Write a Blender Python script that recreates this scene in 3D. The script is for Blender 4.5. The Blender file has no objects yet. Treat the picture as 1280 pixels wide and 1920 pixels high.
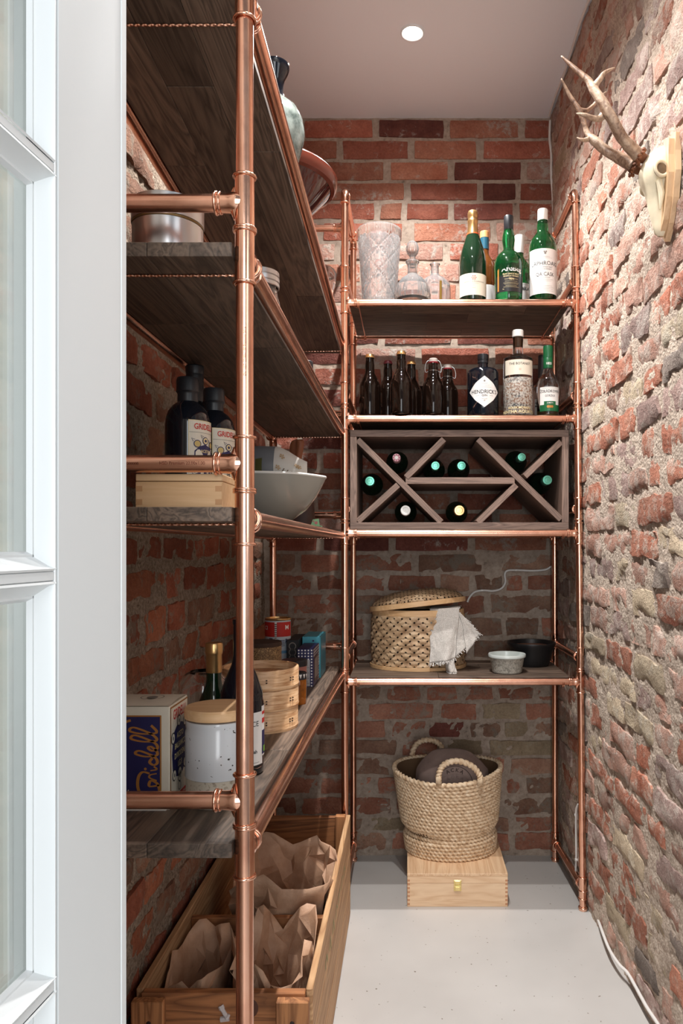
import bpy, bmesh, math, random
from mathutils import Vector, Matrix, noise
R = random.Random(7)
S = bpy.context.scene
COL = S.collection
PI = math.pi
CH = 1.135            # camera height
F = 1400.0            # focal length in pixels of the 1280x1920 frame
VX, VY = 765.0, 1025.0

# ------------------------------------------------------------------ camera, world, lights, exposure
cd = bpy.data.cameras.new('camera'); cam = bpy.data.objects.new('camera', cd); COL.objects.link(cam)
cam.location = (0, 0, CH); cam.rotation_euler = (PI/2, 0, 0)
cd.sensor_fit = 'VERTICAL'; cd.sensor_height = 36.0; cd.sensor_width = 24.0
cd.lens = F/1920*36.0; cd.shift_x = -(VX-640)/1920; cd.shift_y = (VY-960)/1920
cd.clip_start = 0.02
S.camera = cam
w = bpy.data.worlds.new('world'); S.world = w; w.use_nodes = True
w.node_tree.nodes['Background'].inputs[0].default_value = (0.90, 0.95, 1.0, 1)
w.node_tree.nodes['Background'].inputs[1].default_value = 0.24
S.view_settings.view_transform = 'Standard'; S.view_settings.look = 'None'
S.view_settings.gamma = 1.0; S.view_settings.use_curve_mapping = False
S.view_settings.exposure = 0.14
S.cycles.max_bounces = 8; S.cycles.transmission_bounces = 8; S.cycles.sample_clamp_indirect = 4.0
S.cycles.caustics_reflective = False; S.cycles.caustics_refractive = False
CEIL = 2.71
LAMPS = [(0.013, 2.285), (0.02, 1.80), (0.02, 1.29), (0.02, 0.84)]
LAMP_W = [21, 13.5, 15, 5.5]
def light(name, kind, loc, power, color=(1, .985, .965), **kw):
    d = bpy.data.lights.new(name, kind); d.energy = power; d.color = color
    for k, v in kw.items(): setattr(d, k, v)
    o = bpy.data.objects.new(name, d); o.location = loc; COL.objects.link(o); return o
for i, (lx, ly) in enumerate(LAMPS):
    light('spot_beam', 'SPOT', (lx, ly, CEIL-0.012), LAMP_W[i]*5.2, spot_size=math.radians(128), spot_blend=1.0, shadow_soft_size=.016)
al = light('hall_fill', 'AREA', (0.10, -1.5, 1.45), 33, color=(.95, .98, 1), shape='RECTANGLE', size=.8, size_y=2.0)  # added fill behind the camera, tall and narrow for strip reflections
al.rotation_euler = (math.radians(88), 0, math.radians(3))
a2 = light('hall_side_fill', 'AREA', (1.5, -.7, 1.8), 9.5, color=(.95, .98, 1), shape='RECTANGLE', size=.9, size_y=1.3)  # unseen fill added on the right to brighten the door face
a2.rotation_euler = (math.radians(84), 0, math.radians(62))
a3 = light('hall_left_fill', 'AREA', (-1.15, -1.0, 1.5), 15, color=(.98, 1, .97), shape='RECTANGLE', size=.7, size_y=1.6)  # added fill that brightens the plaster seen through the door panes
a3.rotation_euler = (math.radians(88), 0, math.radians(-28))

# ------------------------------------------------------------------ helpers
def W(px, py, Y): return Vector(((px-VX)*Y/F, Y, CH-(py-VY)*Y/F))
def XO(px, s): return (px-VX)/s
def nz(p, s, k=0.0): return noise.noise(Vector(p)*s+Vector((k, k*1.7, -k)))

class MB:
    def __init__(s): s.v = []; s.f = []; s.m = []; s.sm = []
    def add(s, vs, fs, mi=0, smooth=True):
        o = len(s.v); s.v += [tuple(x) for x in vs]
        for f in fs: s.f.append(tuple(i+o for i in f)); s.m.append(mi); s.sm.append(smooth)
    def box(s, a, b, mi=0, bev=0.0, M=None):
        a = Vector(a); b = Vector(b)
        if bev <= 0:
            vs = [(x, y, z) for x in (a.x, b.x) for y in (a.y, b.y) for z in (a.z, b.z)]
            fs = [(0, 1, 3, 2), (4, 6, 7, 5), (0, 4, 5, 1), (2, 3, 7, 6), (0, 2, 6, 4), (1, 5, 7, 3)]
            if M: vs = [M @ Vector(v) for v in vs]
            s.add(vs, fs, mi, False); return
        c = (a+b)/2; h = (b-a)/2; vs = []; idx = {}
        for sx in (-1, 1):
            for sy in (-1, 1):
                for sz in (-1, 1):
                    for ax in range(3):
                        p = [c.x+sx*(h.x-bev), c.y+sy*(h.y-bev), c.z+sz*(h.z-bev)]
                        p[ax] += (sx, sy, sz)[ax]*bev
                        idx[(sx, sy, sz, ax)] = len(vs); vs.append(Vector(p))
        fs = []
        for ax in range(3):
            o1, o2 = [(1, 2), (0, 2), (0, 1)][ax]
            for sg in (-1, 1):
                q = []
                for (p1, p2) in ((-1, -1), (1, -1), (1, 1), (-1, 1)):
                    k = [0, 0, 0]; k[ax] = sg; k[o1] = p1; k[o2] = p2; q.append(idx[(k[0], k[1], k[2], ax)])
                fs.append(q)
        for ax in range(3):
            o1, o2 = [(1, 2), (0, 2), (0, 1)][ax]
            for p1 in (-1, 1):
                for p2 in (-1, 1):
                    k1 = [0, 0, 0]; k2 = [0, 0, 0]; k1[ax] = -1; k2[ax] = 1
                    for k in (k1, k2): k[o1] = p1; k[o2] = p2
                    fs.append([idx[(*k1, o1)], idx[(*k2, o1)], idx[(*k2, o2)], idx[(*k1, o2)]])
        for sx in (-1, 1):
            for sy in (-1, 1):
                for sz in (-1, 1): fs.append([idx[(sx, sy, sz, 0)], idx[(sx, sy, sz, 1)], idx[(sx, sy, sz, 2)]])
        if M: vs = [M @ v for v in vs]
        s.add(vs, fs, mi, False)
    def tube(s, pts, r, seg=12, mi=0, cap=True, twist=None, closed=False):
        pts = [Vector(p) for p in pts]; n = len(pts)
        rr = r if isinstance(r, (list, tuple)) else [r]*n
        vs = []; up = None
        for i, p in enumerate(pts):
            t = (pts[(i+1) % n] - pts[i-1]) if closed else (pts[min(i+1, n-1)]-pts[max(i-1, 0)])
            if t.length < 1e-9: t = Vector((0, 0, 1))
            t.normalize()
            if up is None:
                up = Vector((0, 0, 1)) if abs(t.z) < .9 else Vector((0, 1, 0))
            up = (up - t*up.dot(t)); up.normalize(); sd = t.cross(up)
            for k in range(seg):
                a = 2*PI*k/seg; q = rr[i]*(twist(a, i) if twist else 1)
                vs.append(p+(up*math.cos(a)+sd*math.sin(a))*q)
        fs = []
        for i in range(n if closed else n-1):
            j = (i+1) % n
            for k in range(seg):
                k2 = (k+1) % seg; fs.append((i*seg+k, i*seg+k2, j*seg+k2, j*seg+k))
        if cap and not closed: fs.append(tuple(range(seg))[::-1]); fs.append(tuple((n-1)*seg+k for k in range(seg)))
        s.add(vs, fs, mi, True)
    def lathe(s, prof, seg=32, c=(0, 0, 0), mi=0, sx=1, sy=1, fn=None, axis='z', a0=0, a1=2*PI):
        full = abs(a1-a0-2*PI) < 1e-6; n = seg if full else seg+1; vs = []
        for (r, z) in prof:
            for k in range(n):
                a = a0+(a1-a0)*k/seg; q = r*(fn(a, z) if fn else 1)
                x, y, h = q*math.sin(a)*sx, -q*math.cos(a)*sy, z
                if axis == 'y': x, y, h = x, z, -y
                vs.append((c[0]+x, c[1]+y, c[2]+h))
        fs = []
        for i in range(len(prof)-1):
            for k in range(seg):
                k2 = (k+1) % n; fs.append((i*n+k, i*n+k2, (i+1)*n+k2, (i+1)*n+k))
        s.add(vs, fs, mi, True)
    def grid(s, fn, nu, nv, mi=0, smooth=True, cu=False):
        vs = [fn(i/nu, j/nv) for j in range(nv+1) for i in range(nu if cu else nu+1)]
        n = nu if cu else nu+1
        fs = [(j*n+i, j*n+(i+1) % n, (j+1)*n+(i+1) % n, (j+1)*n+i) for j in range(nv) for i in range(nu)]
        s.add(vs, fs, mi, smooth)
    def poly(s, pts, off, mi=0):
        n = len(pts); off = Vector(off); vs = [Vector(p) for p in pts]+[Vector(p)+off for p in pts]
        s.add(vs, [tuple(range(n))[::-1], tuple(range(n, 2*n))]+[(i, (i+1) % n, n+(i+1) % n, n+i) for i in range(n)], mi, False)
    def mesh(s, name, mats):
        me = bpy.data.meshes.new(name); me.from_pydata(s.v, [], s.f)
        for m in (mats if isinstance(mats, (list, tuple)) else [mats]): me.materials.append(m)
        me.polygons.foreach_set('material_index', s.m); me.polygons.foreach_set('use_smooth', s.sm)
        return me
    def build(s, name, mats, parent=None, sharp=35, loc=None, fixn=True):
        me = s.mesh(name, mats)
        if fixn:
            bm = bmesh.new(); bm.from_mesh(me); bmesh.ops.recalc_face_normals(bm, faces=bm.faces); bm.to_mesh(me); bm.free()
        if sharp and any(s.sm): me.set_sharp_from_angle(angle=math.radians(sharp))
        return link(name, me, parent, loc)
def link(name, me, parent=None, loc=None):
    o = bpy.data.objects.new(name, me); COL.objects.link(o)
    if parent: o.parent = parent
    if loc: o.location = loc
    return o
def tag(o, label=None, cat=None, group=None, kind=None):
    if label: o['label'] = label
    if cat: o['category'] = cat
    if group: o['group'] = group
    if kind: o['kind'] = kind
    return o
def thing(name, label, cat, loc, group=None, rz=0):
    o = bpy.data.objects.new(name, None); COL.objects.link(o); o.empty_display_size = .02
    o.location = loc; o.rotation_euler.z = rz
    return tag(o, label, cat, group)

# ------------------------------------------------------------------ materials
def srgb(r, g, b):
    f = lambda c: (c/255/12.92) if c/255 <= .04045 else ((c/255+.055)/1.055)**2.4
    return (f(r), f(g), f(b), 1)
class NT:
    def __init__(s, name):
        s.m = bpy.data.materials.new(name); s.m.use_nodes = True; s.t = s.m.node_tree; s.b = s.t.nodes['Principled BSDF']
    def n(s, typ, **kw):
        x = s.t.nodes.new(typ)
        for k, v in kw.items():
            if k.startswith('i_'): x.inputs[int(k[2:]) if k[2:].isdigit() else k[2:].replace('_', ' ')].default_value = v
            else: setattr(x, k, v)
        return x
    def l(s, a, b): s.t.links.new(a, b)
    def mix(s, f, a, b, mode='MIX'):
        x = s.n('ShaderNodeMix', data_type='RGBA', blend_type=mode)
        for sock, v in ((x.inputs[0], f), (x.inputs[6], a), (x.inputs[7], b)):
            if hasattr(v, 'is_linked'): s.l(v, sock)
            else: sock.default_value = v
        return x.outputs[2]
    def noise(s, vec, sc, det=4, rough=.55, dist=0):
        x = s.n('ShaderNodeTexNoise', i_Scale=sc, i_Detail=det, i_Roughness=rough, i_Distortion=dist)
        if vec: s.l(vec, x.inputs['Vector'])
        return x.outputs['Fac']
    def ramp(s, f, stops):
        x = s.n('ShaderNodeValToRGB'); e = x.color_ramp.elements
        while len(e) < len(stops): e.new(.5)
        for k, (p, c) in enumerate(stops): e[k].position = p; e[k].color = c if len(c) == 4 else (*c, 1)
        s.l(f, x.inputs[0]); return x.outputs[0]
    def math(s, op, a, b=0.0):
        x = s.n('ShaderNodeMath', operation=op)
        for sock, v in ((x.inputs[0], a), (x.inputs[1], b)):
            if hasattr(v, 'is_linked'): s.l(v, sock)
            else: sock.default_value = v
        return x.outputs[0]
    def bump(s, f, st, dist=.002):
        x = s.n('ShaderNodeBump', i_Strength=st, i_Distance=dist); s.l(f, x.inputs['Height']); s.l(x.outputs[0], s.b.inputs['Normal'])
    def col(s, c):
        if hasattr(c, 'is_linked'): s.l(c, s.b.inputs['Base Color'])
        else: s.b.inputs['Base Color'].default_value = c
    def pos(s): return s.n('ShaderNodeNewGeometry').outputs['Position']
    def obj(s): return s.n('ShaderNodeTexCoord').outputs['Object']
    def rnd(s): return s.n('ShaderNodeObjectInfo').outputs['Random']
    def set(s, **kw):
        for k, v in kw.items(): s.b.inputs[k.replace('_', ' ')].default_value = v
        return s
BW = [(0, (0, 0, 0, 1)), (1, (1, 1, 1, 1))]
def plain(name, c, rough=.5, metal=0, spec=.5, trans=0, coat=0, var=0.0, ior=1.5):
    t = NT(name); t.set(Roughness=rough, Metallic=metal, Specular_IOR_Level=spec, Transmission_Weight=trans, Coat_Weight=coat, IOR=ior)
    if var:
        n = t.noise(t.obj(), 40, 4); v = t.ramp(n, [(.3, tuple(x*(1-var) for x in c[:3])+(1,)), (.7, tuple(min(1, x*(1+var)) for x in c[:3])+(1,))]); t.col(v)
    else: t.col(c)
    return t.m
def copper(name, r0=.2, r1=.36, c=(0.86, .47, .33, 1)):
    t = NT(name); p = t.pos()
    n1 = t.noise(p, 9, 5, .6); n2 = t.noise(p, 60, 3)
    dark = t.ramp(n1, [(.30, (.66, .33, .23)), (.48, c), (.8, (.93, .56, .42))])
    t.col(dark); t.set(Metallic=1.0)
    rr = t.n('ShaderNodeMapRange', i_3=r0, i_4=r1); t.l(n2, rr.inputs[0]); t.l(rr.outputs[0], t.b.inputs['Roughness'])
    t.bump(n2, .05, .0008); return t.m
def wood(name, dark, light, axis=0, sc=1.0, rough=.55, rv=.25, ring=.5, bump=.25, stretch=.07, knots=False):
    t = NT(name); o = t.obj(); rn = t.rnd()
    ad = t.n('ShaderNodeVectorMath', operation='ADD'); cb = t.n('ShaderNodeCombineXYZ')
    m10 = t.math('MULTIPLY', rn, 7.3)
    for k in range(3): t.l(m10, cb.inputs[k])
    t.l(o, ad.inputs[0]); t.l(cb.outputs[0], ad.inputs[1])
    mp = t.n('ShaderNodeMapping'); t.l(ad.outputs[0], mp.inputs[0])
    v = [1, 1, 1]; v[axis] = stretch; mp.inputs['Scale'].default_value = v
    base = t.noise(mp.outputs[0], 22*sc, 3, .55, 1.2)
    fine = t.noise(mp.outputs[0], 190*sc, 5, .7, .3)
    rings = t.math('FRACT', t.math('MULTIPLY', base, 9.0))
    rr = t.ramp(rings, [(0, (.0, .0, .0)), (.45, (1, 1, 1)), (1, (.15, .15, .15))])
    mixf = t.math('ADD', t.math('MULTIPLY', rr, ring), t.math('MULTIPLY', fine, 1-ring*.6))
    c = t.ramp(mixf, [(.15, dark), (.85, light)])
    if knots:
        kn = t.n('ShaderNodeTexVoronoi', i_Scale=5.5); t.l(o, kn.inputs['Vector'])
        kf = t.ramp(kn.outputs['Distance'], [(.035, (1, 1, 1)), (.075, (0, 0, 0))])
        c = t.mix(kf, c, tuple(x*.35 for x in dark[:3])+(1,))
    hs = t.n('ShaderNodeHueSaturation'); t.l(c, hs.inputs['Color'])
    mr = t.n('ShaderNodeMapRange', i_3=1-rv, i_4=1+rv); t.l(rn, mr.inputs[0]); t.l(mr.outputs[0], hs.inputs['Value'])
    t.col(hs.outputs[0]); t.set(Roughness=rough); t.bump(mixf, bump, .0012); return t.m
def brickmat(name, a, b, lime=(.48, .43, .37, 1), la=.56, rough=.85, gloss=False):
    t = NT(name); p = t.pos(); rn = t.rnd()
    n1 = t.noise(p, 14, 5, .6); n2 = t.noise(p, 7, 6, .7, .6); n3 = t.noise(p, 120, 4, .7); n4 = t.noise(p, 33, 6, .75, .4)
    c = t.ramp(n1, [(.3, a), (.7, b)])
    c = t.mix(t.ramp(n3, [(.35, (.35, .35, .35)), (.6, (0, 0, 0))]), c, tuple(x*.45 for x in a[:3])+(1,))
    lf = t.ramp(t.math('MULTIPLY', t.math('ADD', n2, n4), .5), [(la-.02, (0, 0, 0)), (la+.05, (.8, .8, .8))])
    c = t.mix(lf, c, lime)
    hs = t.n('ShaderNodeHueSaturation'); t.l(c, hs.inputs['Color'])
    mr = t.n('ShaderNodeMapRange', i_3=.72, i_4=1.3); t.l(rn, mr.inputs[0]); t.l(mr.outputs[0], hs.inputs['Value'])
    t.col(hs.outputs[0]); t.set(Roughness=rough, Specular_IOR_Level=.3)
    if gloss:
        r = t.ramp(n2, [(.45, (.8, .8, .8)), (.6, (.28, .28, .28))]); t.l(r, t.b.inputs['Roughness'])
    t.bump(t.math('ADD', t.math('MULTIPLY', n4, 1.6), n3), .9, .0055); return t.m
def mortar(name, a, b, grain=130, st=.9, dist=.004):
    t = NT(name); p = t.pos(); n1 = t.noise(p, grain, 5, .75); n2 = t.noise(p, 9, 4)
    vo = t.n('ShaderNodeTexVoronoi', i_Scale=grain*1.1); t.l(p, vo.inputs['Vector'])
    c = t.ramp(n1, [(.26, tuple(x*.25 for x in a[:3])+(1,)), (.40, a), (.62, b)])
    c = t.mix(t.ramp(n2, [(.4, (0, 0, 0)), (.7, (.4, .4, .4))]), c, tuple(x*.62 for x in a[:3])+(1,))
    t.col(c); t.set(Roughness=.95, Specular_IOR_Level=.15)
    t.bump(t.math('ADD', n1, t.math('MULTIPLY', vo.outputs['Distance'], .7)), st, dist); return t.m

M_cop = copper('copper_pipe', .17, .30); M_fit = copper('copper_fitting', .10, .2, (.90, .51, .36, 1))
M_white = plain('white_paint', srgb(232, 236, 237), .35)
M_plaster = plain('hall_plaster', srgb(226, 226, 220), .8)
M_ceil = plain('ceiling_paint', srgb(238, 241, 247), .8)
t = NT('floor_paint'); p = t.pos(); c = t.ramp(t.noise(p, 3, 3), [(.3, srgb(184, 180, 176)), (.7, srgb(196, 192, 188))])
c = t.mix(t.ramp(t.noise(p, 90, 2, .4), [(.24, (1, 1, 1)), (.27, (0, 0, 0))]), c, srgb(120, 110, 100)); t.col(c)
t.set(Roughness=.42); t.bump(t.noise(p, 30, 3), .06, .001); M_floor = t.m
OAK_D, OAK_L = srgb(38, 30, 26), srgb(122, 102, 87)
M_oakY = wood('smoked_oak_lengthwise', OAK_D, OAK_L, 1, .9, .5, .38)
M_oakX = wood('smoked_oak_crosswise', OAK_D, OAK_L, 0, .9, .5, .3)
M_rackX = wood('wine_rack_walnut', srgb(84, 66, 58), srgb(150, 124, 110), 0, 1.3, .55, .15)
M_rackZ = wood('wine_rack_walnut_upright', srgb(84, 66, 58), srgb(150, 124, 110), 2, 1.3, .55, .1)
M_pineX = wood('pine_light_crosswise', srgb(214, 172, 132), srgb(240, 208, 172), 0, .55, .5, .04, .45, .08)
M_pineY = wood('pine_light_lengthwise', srgb(206, 160, 118), srgb(240, 206, 168), 1, .6, .5, .04, .5, .08)
M_beech = wood('beech', srgb(206, 160, 112), srgb(230, 190, 146), 0, .6, .45, .05, .3, .05)
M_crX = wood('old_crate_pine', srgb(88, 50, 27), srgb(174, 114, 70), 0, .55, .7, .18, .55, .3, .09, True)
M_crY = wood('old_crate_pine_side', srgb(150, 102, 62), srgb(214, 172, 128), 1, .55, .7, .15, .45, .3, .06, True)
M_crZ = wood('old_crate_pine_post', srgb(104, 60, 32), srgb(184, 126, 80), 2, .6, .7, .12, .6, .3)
M_bam = wood('bamboo_band', srgb(196, 146, 96), srgb(232, 194, 148), 0, .5, .45, .06, .2, .12, .05)
t = NT('bamboo_steamer_wood'); mp = t.n('ShaderNodeMapping'); mp.inputs['Scale'].default_value = (.1, .1, 1); t.l(t.obj(), mp.inputs[0])
nn = t.noise(mp.outputs[0], 260, 3, .6); t.col(t.ramp(nn, [(.3, srgb(182, 128, 84)), (.5, srgb(222, 178, 134)), (.7, srgb(236, 200, 160))])); t.set(Roughness=.45); t.bump(nn, .4, .001); M_steam = t.m
t = NT('woven_bamboo_strip'); nn = t.noise(t.obj(), 30, 5, .7); t.col(t.ramp(nn, [(.3, srgb(148, 112, 80)), (.55, srgb(198, 166, 130)), (.75, srgb(220, 194, 160))])); t.set(Roughness=.5); t.bump(t.noise(t.obj(), 200, 3), .3, .0006); M_weave = t.m
t = NT('seagrass_rope'); nn = t.noise(t.obj(), 70, 5, .7); t.col(t.ramp(nn, [(.28, srgb(170, 132, 96)), (.5, srgb(222, 194, 160)), (.72, srgb(242, 224, 198))])); t.set(Roughness=.75); t.bump(t.noise(t.obj(), 300, 4), .6, .0012); M_rope = t.m
t = NT('kraft_paper'); nn = t.noise(t.obj(), 18, 5, .6); t.col(t.ramp(nn, [(.3, srgb(176, 134, 104)), (.7, srgb(206, 168, 140))])); t.set(Roughness=.6); t.bump(t.noise(t.obj(), 45, 6, .65, 1.0), .5, .003); M_kraft = t.m
M_tan = plain('grey_brown_paper', srgb(120, 100, 92), .7, var=.12)
t = NT('linen'); nn = t.noise(t.obj(), 420, 3, .6); t.col(t.ramp(nn, [(.3, srgb(176, 168, 160)), (.7, srgb(226, 220, 213))])); t.set(Roughness=.95); t.bump(nn, .7, .001); M_linen = t.m
M_linenw = plain('linen_white_stripe', srgb(240, 236, 230), .95)
RED = [brickmat('brick_red', srgb(146, 80, 62), srgb(176, 110, 90), la=.57, gloss=True),
       brickmat('brick_orange', srgb(166, 100, 76), srgb(192, 136, 112), la=.56, gloss=True),
       brickmat('brick_dark', srgb(104, 58, 50), srgb(142, 86, 74), la=.58),
       brickmat('brick_pink', srgb(166, 120, 106), srgb(190, 152, 136), la=.53)]
LOW = [brickmat('brick_old_red', srgb(154, 96, 76), srgb(184, 132, 110), srgb(150, 136, 122), .54),
       brickmat('brick_old_brown', srgb(140, 102, 84), srgb(174, 138, 116), srgb(150, 138, 124), .53),
       brickmat('brick_ochre', srgb(142, 122, 98), srgb(172, 152, 126), srgb(160, 148, 130), .56)]
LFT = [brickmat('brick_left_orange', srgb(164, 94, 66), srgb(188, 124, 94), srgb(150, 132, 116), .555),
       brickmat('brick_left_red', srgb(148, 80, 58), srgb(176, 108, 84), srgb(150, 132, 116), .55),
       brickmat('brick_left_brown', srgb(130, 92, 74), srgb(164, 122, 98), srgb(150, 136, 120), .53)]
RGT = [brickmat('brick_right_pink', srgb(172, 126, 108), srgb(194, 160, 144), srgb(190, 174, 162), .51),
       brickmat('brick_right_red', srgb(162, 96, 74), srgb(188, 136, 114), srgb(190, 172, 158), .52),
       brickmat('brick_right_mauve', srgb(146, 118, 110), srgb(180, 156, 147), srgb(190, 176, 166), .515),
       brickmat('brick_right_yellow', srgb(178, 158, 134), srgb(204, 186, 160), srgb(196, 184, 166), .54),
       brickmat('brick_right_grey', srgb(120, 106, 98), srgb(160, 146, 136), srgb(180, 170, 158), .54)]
M_morB = mortar('mortar_smooth', srgb(158, 140, 126), srgb(180, 163, 148), 60, .35, .002)
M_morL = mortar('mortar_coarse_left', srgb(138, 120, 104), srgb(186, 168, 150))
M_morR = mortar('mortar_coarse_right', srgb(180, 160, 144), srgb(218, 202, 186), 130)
M_blackglass = plain('black_glass', (.005, .007, .012, 1), .06)
M_beer = plain('dark_brown_glass', (.006, .003, .002, 1), .04, spec=.32)
M_dgreen = plain('dark_green_glass', (.006, .022, .010, 1), .05, coat=.4)
M_green = plain('green_glass', (.018, .22, .065, 1), .03, trans=.9)
M_clear = plain('clear_glass', (.97, .98, 1, 1), .02, trans=1.0)
M_crystal = plain('cut_crystal', (1, 1, 1, 1), .0, trans=.90, ior=1.6)
M_amber = plain('amber_glass', (.22, .075, .02, 1), .04, trans=.6)
t = NT('window_glass'); t.col((.93, .97, .95, 1)); t.set(Roughness=.02, Transmission_Weight=1.0, IOR=1.45); M_pane = t.m
M_black = plain('black_cap', (.012, .014, .018, 1), .38)
M_whitecap = plain('white_cap', srgb(235, 233, 228), .4)
M_gold = plain('gold_foil', srgb(224, 182, 124), .28, metal=.9)
M_paper = plain('label_cream', srgb(226, 216, 198), .6)
M_paperw = plain('label_white', srgb(234, 230, 226), .55)
M_ink = plain('ink_black', (.015, .015, .018, 1), .6)
M_inkgrey = plain('ink_grey', srgb(130, 124, 118), .6)
M_inkred = plain('ink_red', srgb(196, 42, 36), .6)
M_inkpink = plain('ink_pink', srgb(214, 120, 112), .6)
M_navy = plain('print_navy', srgb(30, 30, 82), .45)
M_goldink = plain('print_gold', srgb(186, 128, 62), .4, metal=.35)
M_creamink = plain('print_cream', srgb(228, 208, 160), .5)
M_tin = plain('brushed_tin', srgb(196, 196, 198), .28, metal=1)
M_steel = plain('wire_steel', srgb(190, 190, 188), .25, metal=1)
M_green2 = plain('green_cap', srgb(20, 96, 56), .35)
M_teal = plain('teal_capsule', srgb(30, 84, 104), .35)
M_orange = plain('cork_orange', srgb(214, 150, 96), .5)
M_cable = plain('white_cable', srgb(226, 222, 218), .4)
M_bone = plain('bone', srgb(226, 214, 186), .55, var=.1)
t = NT('antler'); nn = t.noise(t.pos(), 55, 6, .7, 1.5); n2 = t.noise(t.pos(), 9, 3)
t.col(t.mix(t.ramp(n2, [(.42, (0, 0, 0)), (.62, (1, 1, 1))]), t.ramp(nn, [(.35, srgb(86, 58, 44)), (.65, srgb(168, 136, 112))]), t.ramp(nn, [(.3, srgb(150, 118, 96)), (.7, srgb(214, 192, 168))])))
t.set(Roughness=.5); t.bump(nn, .7, .002); M_antler = t.m
M_antd = plain('antler_burr', srgb(120, 70, 42), .6, var=.4)
M_ply = wood('plaque_beech', srgb(200, 162, 122), srgb(228, 196, 158), 2, .6, .5, .0, .25, .05)
M_brownglaze = plain('brown_glaze', srgb(70, 22, 18), .08, coat=.8)
M_rimglaze = plain('red_brown_glaze', srgb(112, 50, 36), .18)
t = NT('celadon_glaze'); nn = t.noise(t.obj(), 30, 4, .6); t.col(t.ramp(nn, [(.35, srgb(86, 96, 92)), (.65, srgb(168, 178, 172))])); t.set(Roughness=.1); M_celadon = t.m
M_greybowl = plain('grey_white_enamel', srgb(158, 155, 146), .2)
t = NT('speckled_glaze'); sp = t.noise(t.obj(), 190, 2, .4); t.col(t.mix(t.ramp(sp, [(.27, (1, 1, 1)), (.30, (0, 0, 0))]), srgb(206, 206, 208), srgb(60, 52, 46))); t.set(Roughness=.15); M_speck = t.m
t = NT('bare_stoneware'); sp = t.noise(t.obj(), 200, 3, .5); t.col(t.ramp(sp, [(.3, srgb(140, 124, 106)), (.45, srgb(192, 180, 162))])); t.set(Roughness=.6); M_stone = t.m
t = NT('grey_textured_ceramic'); sp = t.noise(t.obj(), 120, 4, .7, 1); t.col(t.ramp(sp, [(.35, srgb(120, 116, 106)), (.6, srgb(190, 184, 172))])); t.set(Roughness=.6); t.bump(sp, .9, .003); M_texcer = t.m
t = NT('botanist_pattern'); o = t.obj(); mp = t.n('ShaderNodeMapping'); mp.inputs['Scale'].default_value = (.3, .3, 1); t.l(o, mp.inputs[0])
sp = t.noise(o, 170, 4, .7); bd = t.noise(mp.outputs[0], 45, 2); t.col(t.mix(t.ramp(sp, [(.42, (0, 0, 0)), (.56, (1, 1, 1))]), t.ramp(bd, [(.35, srgb(70, 78, 84)), (.5, srgb(150, 110, 84)), (.65, srgb(110, 112, 112))]), srgb(206, 200, 190)))
t.set(Roughness=.12); t.bump(sp, .8, .002); M_bot = t.m

# ------------------------------------------------------------------ lettering
_tc = {}
def textmesh(s, size, bold=0.0, sx=1.0):
    k = (s, round(size, 5), bold, sx)
    if k not in _tc:
        cu = bpy.data.curves.new('t', 'FONT'); cu.body = s; cu.size = size; cu.align_x = 'CENTER'; cu.align_y = 'CENTER'
        cu.resolution_u = 2; cu.offset = bold*size
        ob = bpy.data.objects.new('t', cu); me = ob.to_mesh()
        vs = [(v.co.x*sx, v.co.y) for v in me.vertices]; fs = [tuple(p.vertices) for p in me.polygons]
        ob.to_mesh_clear(); bpy.data.objects.remove(ob); bpy.data.curves.remove(cu); _tc[k] = (vs, fs)
    return _tc[k]
def put_text(mb, s, size, fn, mi=0, bold=0.0, sx=1.0, at=(0, 0), rot=0.0):
    vs, fs = textmesh(s, size, bold, sx); c, n = math.cos(rot), math.sin(rot)
    mb.add([fn(at[0]+x*c-y*n, at[1]+x*n+y*c) for x, y in vs], fs, mi, False)
def cyl(r, a0=0.0, off=.0004):   # wraps (u,v) around a vertical axis; a0 turns from the camera side towards +X
    return lambda u, v: (((r+off)*math.sin(a0+u/r)), -(r+off)*math.cos(a0+u/r), v)
def disc(mb, fn, cx, cy, r, mi=0, n=16, r0=0.0, sx=1.0):
    if r0 <= 0: mb.add([fn(cx+r*sx*math.cos(2*PI*k/n), cy+r*math.sin(2*PI*k/n)) for k in range(n)], [tuple(range(n))], mi, False)
    else:
        mb.add([fn(cx+q*sx*math.cos(2*PI*k/n), cy+q*math.sin(2*PI*k/n)) for q in (r0, r) for k in range(n)],
               [(k, (k+1) % n, n+(k+1) % n, n+k) for k in range(n)], mi, False)
def rect(mb, fn, x0, y0, x1, y1, mi=0, nu=8, nv=1):
    mb.grid(lambda u, v: fn(x0+(x1-x0)*u, y0+(y1-y0)*v), nu, nv, mi, False)
def stroke(mb, fn, pts, wd, mi=0):
    n = len(pts); vs = []
    for i, (x, y) in enumerate(pts):
        a = pts[max(i-1, 0)]; b = pts[min(i+1, n-1)]; dx, dy = b[0]-a[0], b[1]-a[1]; L = math.hypot(dx, dy) or 1
        ww = wd*(.45+.55*abs(dy)/L)
        vs += [fn(x-dy/L*ww, y+dx/L*ww), fn(x+dy/L*ww, y-dx/L*ww)]
    mb.add(vs, [(2*i, 2*i+1, 2*i+3, 2*i+2) for i in range(n-1)], mi, False)
def cat(pts, n=6):   # Catmull-Rom through points
    P = [Vector(p) for p in pts]; out = []
    for i in range(len(P)-1):
        a, b, c, d = P[max(i-1, 0)], P[i], P[i+1], P[min(i+2, len(P)-1)]
        for k in range(n):
            t = k/n; out.append(.5*((2*b)+(c-a)*t+(2*a-5*b+4*c-d)*t*t+(3*b-a-3*c+d)*t**3))
    out.append(P[-1]); return out
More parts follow.
